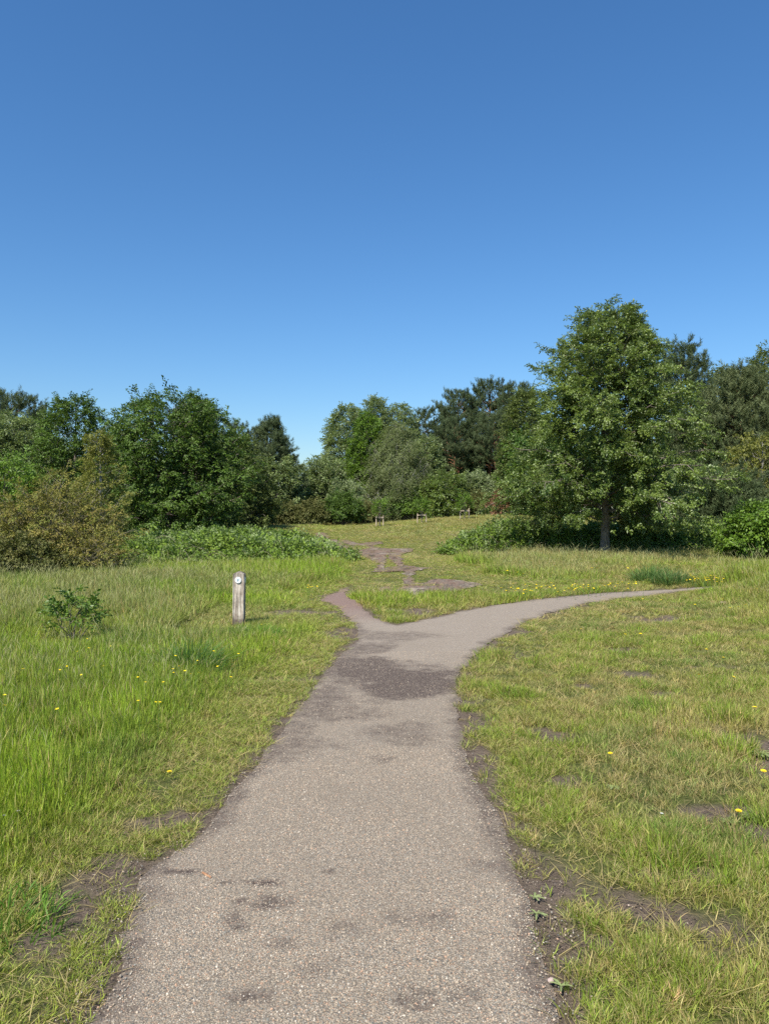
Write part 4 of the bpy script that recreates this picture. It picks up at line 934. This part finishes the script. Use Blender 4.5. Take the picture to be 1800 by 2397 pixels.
M_STRAP = plain_mat('dark_rubber_tie', (.03, .03, .03), .8); M_NET = plain_mat('grey_green_netting', (.13, .16, .13), .7)

def waymark_post():
    px, py = gp(516, 1352); H = wz(1234, py); w = .079
    r = empty('waymark_post', (px, py, 0), radians(1.0)); r.rotation_euler = (0, radians(0.8), radians(1.5))
    bm = bmesh.new(); zs = np.linspace(-.25, H-.035, 9); rings = []
    rng = np.random.RandomState(3)
    for z in zs:
        ring = []
        for sx, sy in ((-1, -1), (1, -1), (1, 1), (-1, 1)):
            for k in ((-.012, 0), (0, -.012)) if (sx*sy > 0) else ((0, -.012), (-.012, 0)):
                ring.append(bm.verts.new((sx*(w+k[0])+rng.normal(0, .0008), sy*(w+k[1])+rng.normal(0, .0008), z)))
        rings.append(ring)
    for a, b in zip(rings[:-1], rings[1:]):
        for i in range(8): bm.faces.new((a[i], a[(i+1) % 8], b[(i+1) % 8], b[i]))
    apex = bm.verts.new((-.004, 0, H)); top = rings[-1]
    mid = [bm.verts.new((v.co.x*.42, v.co.y*.42, H-.008)) for v in top]
    for i in range(8):
        bm.faces.new((top[i], top[(i+1) % 8], mid[(i+1) % 8], mid[i])); bm.faces.new((mid[i], mid[(i+1) % 8], apex))
    bmesh.ops.recalc_face_normals(bm, faces=bm.faces)
    link('shaft', bm_mesh(bm, 'shaft', M_POST), r)
    # drying cracks down the front
    bm = bmesh.new()
    for cx, z0, z1, ww in ((-.028, .18, .56, .0022), (.012, .24, .50, .0016), (.03, .3, .62, .0012), (-.01, .12, .3, .0014)):
        zz = np.linspace(z0, z1, 7); xx = cx+np.cumsum(rng.normal(0, .0016, 7)); vs = []
        for i, (a, b) in enumerate(zip(xx, zz)):
            k = ww*sin(pi*(i+.4)/7); vs.append((bm.verts.new((a-k, -w-.0012, b)), bm.verts.new((a+k, -w-.0012, b))))
        for a, b in zip(vs[:-1], vs[1:]): bm.faces.new((a[0], a[1], b[1], b[0]))
    link('crack', bm_mesh(bm, 'crack', plain_mat('dark_wood_crack', (.045, .033, .026), .9)), r)
    def disc(normal, c, rr, arrow=True):
        bm = bmesh.new(); bmesh.ops.create_cone(bm, cap_ends=True, segments=36, radius1=rr, radius2=rr*.97, depth=.004)
        d = link('waymark_disc', bm_mesh(bm, 'waymark_disc', M_WHITE), r, c); d.rotation_euler = normal
        def flat(name, pts, mat, z=.0032):
            bm = bmesh.new(); a = [bm.verts.new((x*rr, y*rr, z)) for x, y in pts]; b = [bm.verts.new((x*rr, y*rr, z-.0008)) for x, y in pts]
            bm.faces.new(a)
            for i in range(len(pts)): bm.faces.new((a[i], b[i], b[(i+1) % len(pts)], a[(i+1) % len(pts)]))
            return link(name, bm_mesh(bm, name, mat), d)
        flat('arrow', [(-.22, -.42), (-.05, -.46), (.12, -.05), (.26, -.12), (.2, .16), (.12, .46), (-.06, .3), (-.3, .12), (-.12, .1)], M_TEAL)
        for (a, b) in ((-.1, .74), (.18, -.72)):
            flat('nail', [(a+.075*cos(t), b+.075*sin(t)) for t in np.arange(8)*pi/4], M_NAIL, .0036)
        flat('emblem', [(.62, -.05), (.72, .02), (.68, .2), (.56, .14)], M_TEAL); flat('emblem', [(-.7, -.02), (-.6, -.08), (-.56, .1), (-.66, .14)], M_TEAL)
        return d
    s = .745/H*1.0
    disc((pi/2, 0, 0), (-.006, -w-.0025, H-.118), .044)
    disc((pi/2, 0, pi/2), (w+.0025, -.005, H-.118), .044)
    tag(r, 'short weathered wooden post with a white waymark disc left of the fork', 'post')
waymark_post()

def stakes(u, v_base, v_top, half_px, d, label, sap_label, mat, lean, seed, netting=False):
    x, g, H, R = dims(u-half_px, u+half_px, v_top, d); rng = np.random.RandomState(seed)
    r = empty('tree_stakes', (x, d, g))
    for s in (-1, 1):
        bm = bmesh.new(); box_bm(bm, -.035, .035, -.035, .035, -.15, H*rng.uniform(.93, 1.02), .006)
        o = link('stake', bm_mesh(bm, 'stake', mat), r, (s*R, 0, 0)); o.rotation_euler = (rng.normal(0, .03), lean*rng.uniform(.5, 1), rng.uniform(-.2, .2))
    bm = bmesh.new(); box_bm(bm, -R-.04, R+.04, -.02, .02, -.05, .05, .006)
    o = link('crossbar', bm_mesh(bm, 'crossbar', mat), r, (0, -.058, H*.78)); o.rotation_euler = (0, rng.normal(0, .03), 0)
    bm = bmesh.new(); box_bm(bm, -.05, .05, -.03, .09, -.03, .03, .01); link('tree_tie', bm_mesh(bm, 'tree_tie', M_STRAP), r, (0, -.05, H*.78))
    if netting:
        T = Tubes()
        for k in range(9): T.add([(-R+.06+k*(2*R-.12)/8, .02, .1), (-R+.06+k*(2*R-.12)/8, .02, H*.92)], [.012, .012], 4)
        for k in range(8): T.add([(-R+.05, .02, .15+k*H*.11), (R-.05, .02, .15+k*H*.11)], [.012, .012], 4)
        link('netting', T.mesh('netting', M_NET), r)
        bm = bmesh.new(); box_bm(bm, -.08, .08, -.02, .02, -.1, H*.62, .006); link('plank', bm_mesh(bm, 'plank', mat), r, (R+.13, 0, 0))
    tag(r, label, 'tree stakes', 'timber tree stakes in the far field')
    p = dict(sec=3.2, t0=.3, ls=.4, nspray=3, spray=.35, spread=.2, leafL=.11, hang=.1, rise=(.6, .9, 1.3))
    Hs = H*2.0
    ms = tree_mesh(seed+200, Hs, Hs*.26, [(0, .6), (.3, 1), (.6, .8), (1, .1)], 'leaf', .03, 20, p, h0=.5, leafmat=F_FRESH, barkmat=B_GREY)
    place('planted_sapling', ms, (x, d+.06, g), sap_label, 'sapling', 'saplings tied to stakes')
stakes(820, 1134, 1112, 7.5, 54, 'pair of short timber tree stakes with crossbar, leftmost in the far field', 'thin green sapling between the leftmost tree stakes', M_STAKE, .02, 1)
stakes(911, 1132, 1107.5, 9.5, 54.5, 'brightest pair of timber tree stakes with crossbar, middle of the far field', 'thin green sapling between the middle tree stakes', M_STAKE, .0, 2)
stakes(1003.5, 1119, 1098, 9.5, 56, 'pair of timber tree stakes with crossbar, highest up the far field', 'thin green sapling between the highest tree stakes', M_STAKE, -.01, 3)
stakes(1216, 1150, 1127, 7, 40, 'orange new timber stakes with netting seen under the big free-standing tree', 'sapling between the orange stakes under the big free-standing tree', M_STAKE_O, .0, 4, True)

# --- lush grass tussocks
def tussock(u, v, h, rad, nb, label, seed, col=(.105, .205, .05), w=.006):
    x, y = gp(u, v); rng = np.random.RandomState(seed)
    V, F = blade_geo(rng, nb, rad, w, h*.6, .22, 1.0, 1.2, .5); V = np.array(V); V[:, 2] *= h
    V[:, 0] += .10*V[:, 2]
    t = np.repeat(np.array(col)*rng.uniform(.7, 1.35, (nb, 1))*(1+rng.normal(0, .08, (nb, 3))), 7, 0)
    me = mesh_np('grass_tussock', V, F, [M_TUSS], attrs={'tint': t, 'tone': np.repeat(rng.uniform(.7, 1.3, nb), 7), 'dead': np.repeat((rng.rand(nb) < .05)*.7, 7)}, smooth=True)
    tag(link('grass_tussock', me, None, (x, y, float(ground_z(x, y))-.01)), label, 'grass tussock', 'lush tussocks of long grass')
M_TUSS = blade_mat('tussock_blade', 'GEOMETRY')
tussock(412, 1452, .52, .30, 900, 'dark bluish green tussock of long grass below left of the waymark post', 1)
tussock(448, 1462, .26, .22, 450, 'lower dark tussock leaning right of the long-grass tussock near the post', 7)
tussock(545, 1378, .26, .42, 1100, 'bushy green tussock at the foot of the waymark post', 2, (.13, .25, .035))
tussock(485, 1380, .20, .25, 420, 'small green tussock left of the post foot', 3, (.13, .24, .035))
tussock(1405, 1256, .55, .42, 800, 'dark green tussock beyond the right-hand path, left of a pair', 4, (.12, .20, .055), .011)
tussock(1450, 1262, .50, .40, 800, 'dark green tussock beyond the right-hand path, right of a pair', 5, (.12, .20, .055), .011)
tussock(118, 1660, .17, .30, 500, 'dark lush patch of grass in the near left meadow', 6, (.13, .25, .032))
tussock(15, 1990, .12, .26, 420, 'dark lush patch of grass at the lower left picture edge', 8, (.13, .25, .032))
tussock(80, 1190, .5, .5, 500, 'pale long grass tuft below the hawthorn at the left', 9, (.2, .21, .08), .011)

# --- flowers
def flower_mesh(stem, r, petals, col_mat, stem_mat, up=.35, layers=1):
    V = []; F = []; MI = []
    k = 5
    for i, (z, q) in enumerate(((0, .0016), (stem, .0012))):
        for j in range(4): V.append((q*cos(j*pi/2)+.02*z*i, q*sin(j*pi/2), z))
    for j in range(4): F.append((j, (j+1) % 4, 4+(j+1) % 4, 4+j)); MI.append(1)
    cx = .02*stem
    for ly in range(layers):
        rr = r*(1-.3*ly)
        for f in range(petals):
            a = 2*pi*(f+.5*ly)/petals; b = pi/petals*1.05; i0 = len(V)
            V += [(cx, 0, stem+.002*ly), (cx+rr*.75*cos(a-b), rr*.75*sin(a-b), stem+rr*up*.7+.003*ly), (cx+rr*cos(a), rr*sin(a), stem+rr*up+.003*ly), (cx+rr*.75*cos(a+b), rr*.75*sin(a+b), stem+rr*up*.7+.003*ly)]
            F.append((i0, i0+1, i0+2, i0+3)); MI.append(0)
    return mesh_np('flower', V, F, [col_mat, stem_mat], MI)
M_YEL = plain_mat('buttercup_yellow', (.86, .64, .012), .35, .5); M_STEM = plain_mat('flower_stem', (.09, .16, .035), .6); M_WFL = plain_mat('white_floret', (.66, .66, .58), .7)
BC = {h: flower_mesh(h, .0135, 5, M_YEL, M_STEM, .45) for h in (.10, .18, .30, .42)}
DAND = flower_mesh(.07, .021, 16, M_YEL, M_STEM, .3, 3); HAWK = flower_mesh(.14, .017, 14, M_YEL, M_STEM, .3, 2)
CLOV = flower_mesh(.12, .012, 7, M_WFL, M_STEM, .9, 3)
frng = np.random.RandomState(77)
ORD = 'first second third fourth fifth sixth seventh eighth ninth tenth eleventh twelfth thirteenth fourteenth fifteenth sixteenth seventeenth eighteenth nineteenth twentieth'.split()
ORD += ['twenty-'+w for w in ORD[:9]]+['thirtieth']+['thirty-'+w for w in ORD[:9]]
def ranked(pts, key=0):
    r = {p: ORD[i] for i, p in enumerate(sorted(pts, key=lambda p: p[key]))}; return [(p, r[p]) for p in pts]
def flower(name, me, stem, u, v, label, group, cat='flower', sc=1.0):
    # the head sits on the line of sight; its stem foot is on the ground below
    y = (CAM_H-stem*sc)*FPX/(v-CV)
    for _ in range(4):
        x = wx(u, y); y = (CAM_H-stem*sc-float(ground_z(x, y)))*FPX/(v-CV)
    o = link(name, me, None, (wx(u, y), y, float(ground_z(x, y)))); o.scale = (sc, sc, sc); o.rotation_euler = (frng.normal(0, .12), frng.normal(.05, .12), frng.uniform(0, 6.28))
    tag(o, label, cat, group)
for (a, b), w in ranked([(480, 595), (485, 612), (375, 690), (390, 698), (342, 725), (648, 585), (862, 688), (1005, 720), (1028, 740), (985, 740), (980, 797), (1175, 670), (1158, 702), (1100, 727), (1125, 742), (1065, 705), (1128, 757), (1305, 698),
             (1334, 770), (886, 913), (925, 922), (828, 913), (868, 798), (1400, 627), (1255, 610), (1555, 457), (715, 522), (598, 710), (510, 740), (408, 935), (25, 875), (12, 945), (515, 540), (125, 725), (990, 640), (825, 768)]):
    flower('buttercup', BC[.30], .30, a*.36667, 1181.2+b*.36667, 'small yellow buttercup in the left meadow, %s from the left picture edge' % w, 'buttercups in the left meadow', sc=frng.uniform(.7, 1.05))
for (a, b), w in ranked([(615, 410), (858, 440), (948, 397), (946, 433), (1250, 273), (1065, 248), (1288, 240), (1438, 292), (1488, 288), (1535, 275), (1627, 250), (1590, 188), (1312, 523), (1396, 567), (1425, 668), (1583, 845), (1270, 665), (783, 1095), (1620, 1190), (960, 243), (588, 297), (1400, 243)]):
    flower('hawkweed', HAWK, .14, 1015+a*.38889, 1199.6+b*.38889, 'yellow flower in the turf right of the path, %s counting from left to right' % w, 'yellow flowers in the right-hand turf', sc=frng.uniform(.8, 1.25))
for i in range(95):
    a = frng.uniform(170, 975); b = np.interp(a, [170, 975], [192, 158])+frng.normal(0, 13)
    flower('buttercup', BC[.10], .10, 1015+a*.38889, 1199.6+b*.38889, 'tiny yellow buttercup in the flowery strip along the far side of the right-hand path', 'buttercups along the far side of the path', sc=frng.uniform(1.3, 1.9))
for i in range(45):
    flower('buttercup', BC[.10], .10, 1015+frng.uniform(1190, 1425)*.38889, 1199.6+frng.normal(128, 9)*.38889, 'tiny yellow buttercup in the dense patch beside the pair of dark tussocks', 'buttercups beside the dark tussocks', sc=frng.uniform(1.4, 2.0))
for i in range(9):
    flower('buttercup', BC[.18], .18, 590.6+frng.uniform(200, 275)*.36667, 1107.3+frng.uniform(422, 440)*.36667, 'tiny yellow buttercup in the cluster at the foot of the bramble bank', 'buttercups at the bramble foot', sc=frng.uniform(1.2, 1.7))
for (a, b), w in ranked([(25, 60), (200, 85), (340, 30), (480, 60), (660, 70), (700, 72), (840, 65), (280, 95), (270, 100), (670, 30)]):
    flower('buttercup', BC[.30], .30, 1015+a*.38889, 1199.6+b*.38889, 'lone buttercup in the pale grass before the big tree, %s from left' % w, 'scattered buttercups before the tree', sc=frng.uniform(1.4, 2.0))
flower('dandelion', DAND, .07, 1595, 1752, 'largest yellow dandelion bloom on the bare patch at the right edge', None, sc=.85)
flower('dandelion', DAND, .07, 366, 1668, 'lone yellow dandelion bloom near the left path edge', None, sc=.8)
for (u, v), w in ranked([(66, 1601), (67, 1626), (78, 1643), (92, 1699), (7, 1765), (143, 1717), (40, 1757), (52, 1640), (188, 1626), (1424, 1761)]):
    flower('clover', CLOV, .12, u, v, ('small white clover head in the near left grass, %s from the left edge' % w) if u < 1000 else 'lone white clover head in the right-hand turf', 'white clover heads', sc=frng.uniform(.55, .85))

# --- rosettes of broad leaves in the bare turf
def rosette_leaf(l, w, seed):
    rng = np.random.RandomState(seed); V = []; F = []
    for i, t in enumerate(np.linspace(0, 1, 7)):
        k = w*(sin(pi*min(1, t*.85+.08))**.8)*(1+(.25 if i % 2 else -.15)); z = .004+.03*l/.12*math.sin(t*2.2)*.5-.018*t*t
        V += [(t*l, -k/2, z+.006), (t*l, 0, z), (t*l, k/2, z+.006)]
    for i in range(6):
        a = i*3; F += [(a, a+1, a+4, a+3), (a+1, a+2, a+5, a+4)]
    return mesh_np('leaf', V, F, [M_ROS], attrs={'shade': np.full(len(V), rng.uniform(.2, .9))}, smooth=True)
M_ROS = leaf_mat('rosette_leaf', (.15, .21, .035), (.25, .31, .07), (.26, .31, .12), .5, .25, .3)
RL = [rosette_leaf(.12, .03, 1), rosette_leaf(.10, .024, 2), rosette_leaf(.13, .022, 3)]
def rosette(u, v, n, label, seed, sc=1.0, arc=(0, 6.28)):
    sc *= .6; n = int(n*1.4); x, y = gp(u, v); rng = np.random.RandomState(seed); r = empty('leaf_rosette', (x, y, .004)); r.scale = (sc,)*3
    for i in range(n):
        a = arc[0]+(arc[1]-arc[0])*(i+rng.uniform(.1, .9))/n; o = link('leaf', RL[rng.randint(3)], r); s = rng.uniform(.45, .9); o.scale = (s, s, s); o.rotation_euler = (rng.normal(0, .15), -rng.uniform(.0, .22), a)
    tag(r, label, 'plant', 'flat leaf rosettes in the worn turf')
for i, (u, v, n, sc, lb) in enumerate([(1575, 1778, 12, 1.0, 'toothed leaf rosette on the bare patch below the big dandelion'), (1625, 1768, 11, 1.1, 'leaf rosette right under the big dandelion bloom'), (1592, 1622, 13, 1.3, 'spiky grey-green rosette at the left rim of the bare soil at the right edge'),
    (1640, 1632, 14, 1.5, 'spiky rosette on the bare soil at the right edge'), (1212, 2135, 4, .8, 'two-leaved seedling at the lower right path edge'), (1155, 1942, 5, .7, 'small seedling at the path edge by the soil patch'), (1160, 1978, 6, .7, 'lower small seedling at the path edge by the soil patch'),
    (1328, 1705, 9, 1.0, 'leafy rosette in the middle of the right-hand turf'), (1608, 1922, 9, 1.0, 'blue-green leaf rosette low at the right edge')]):
    rosette(u, v, n, lb, 300+i, sc)

# --- bits lying about
def chip(name, u, v, l, w, h, rz, mat, label, cat, seed=0):
    x, y = gp(u, v); bm = bmesh.new(); bmesh.ops.create_icosphere(bm, subdivisions=2, radius=1); rng = np.random.RandomState(seed)
    for q in bm.verts:
        e = 6 if name == 'wood_chip' else 2.4
        c = q.co; n = (abs(c.x)**e+abs(c.y)**e+abs(c.z)**e)**(1/e); c /= n
        q.co = Vector((c.x*l/2, c.y*w/2, c.z*h/2))*(1+rng.normal(0, .05))
    o = link(name, bm_mesh(bm, name, mat, False), None, (x, y, float(ground_z(x, y))+h*.42)); o.rotation_euler = (0, 0, rz); tag(o, label, cat)
M_CHIP = wood_mat('orange_wood_chip', (.22, .10, .05), (.36, .19, .10), (.48, .28, .16)); M_CLOD = plain_mat('brown_earth_clod', (.075, .045, .034), .95, .1)
chip('wood_chip', 446, 1892, .068, .010, .008, -.75, M_CHIP, 'orange brown wood chip lying on the near left of the path', 'wood chip', 1)
chip('earth_clod', 566, 1419, .15, .07, .05, .05, M_CLOD, 'small dark brown clod on the short grass below the post', 'clod', 2)
chip('stone', 1190, 2123, .026, .020, .016, .4, plain_mat('pale_pink_stone', (.42, .32, .27), .8), 'pale pink stone at the lower right path edge', 'stone', 3)
chip('stone', 1562, 1293+12, .14, .06, .05, .2, plain_mat('tan_stone', (.36, .26, .18), .8), 'tan stone in the grass below the far end of the right-hand path', 'stone', 4)
chip('straw_stalk', 428, 1964, .03, .0025, .0025, -.6, plain_mat('straw', (.55, .48, .33), .8), 'short pale straw stalk lying on the path', 'straw', 5)
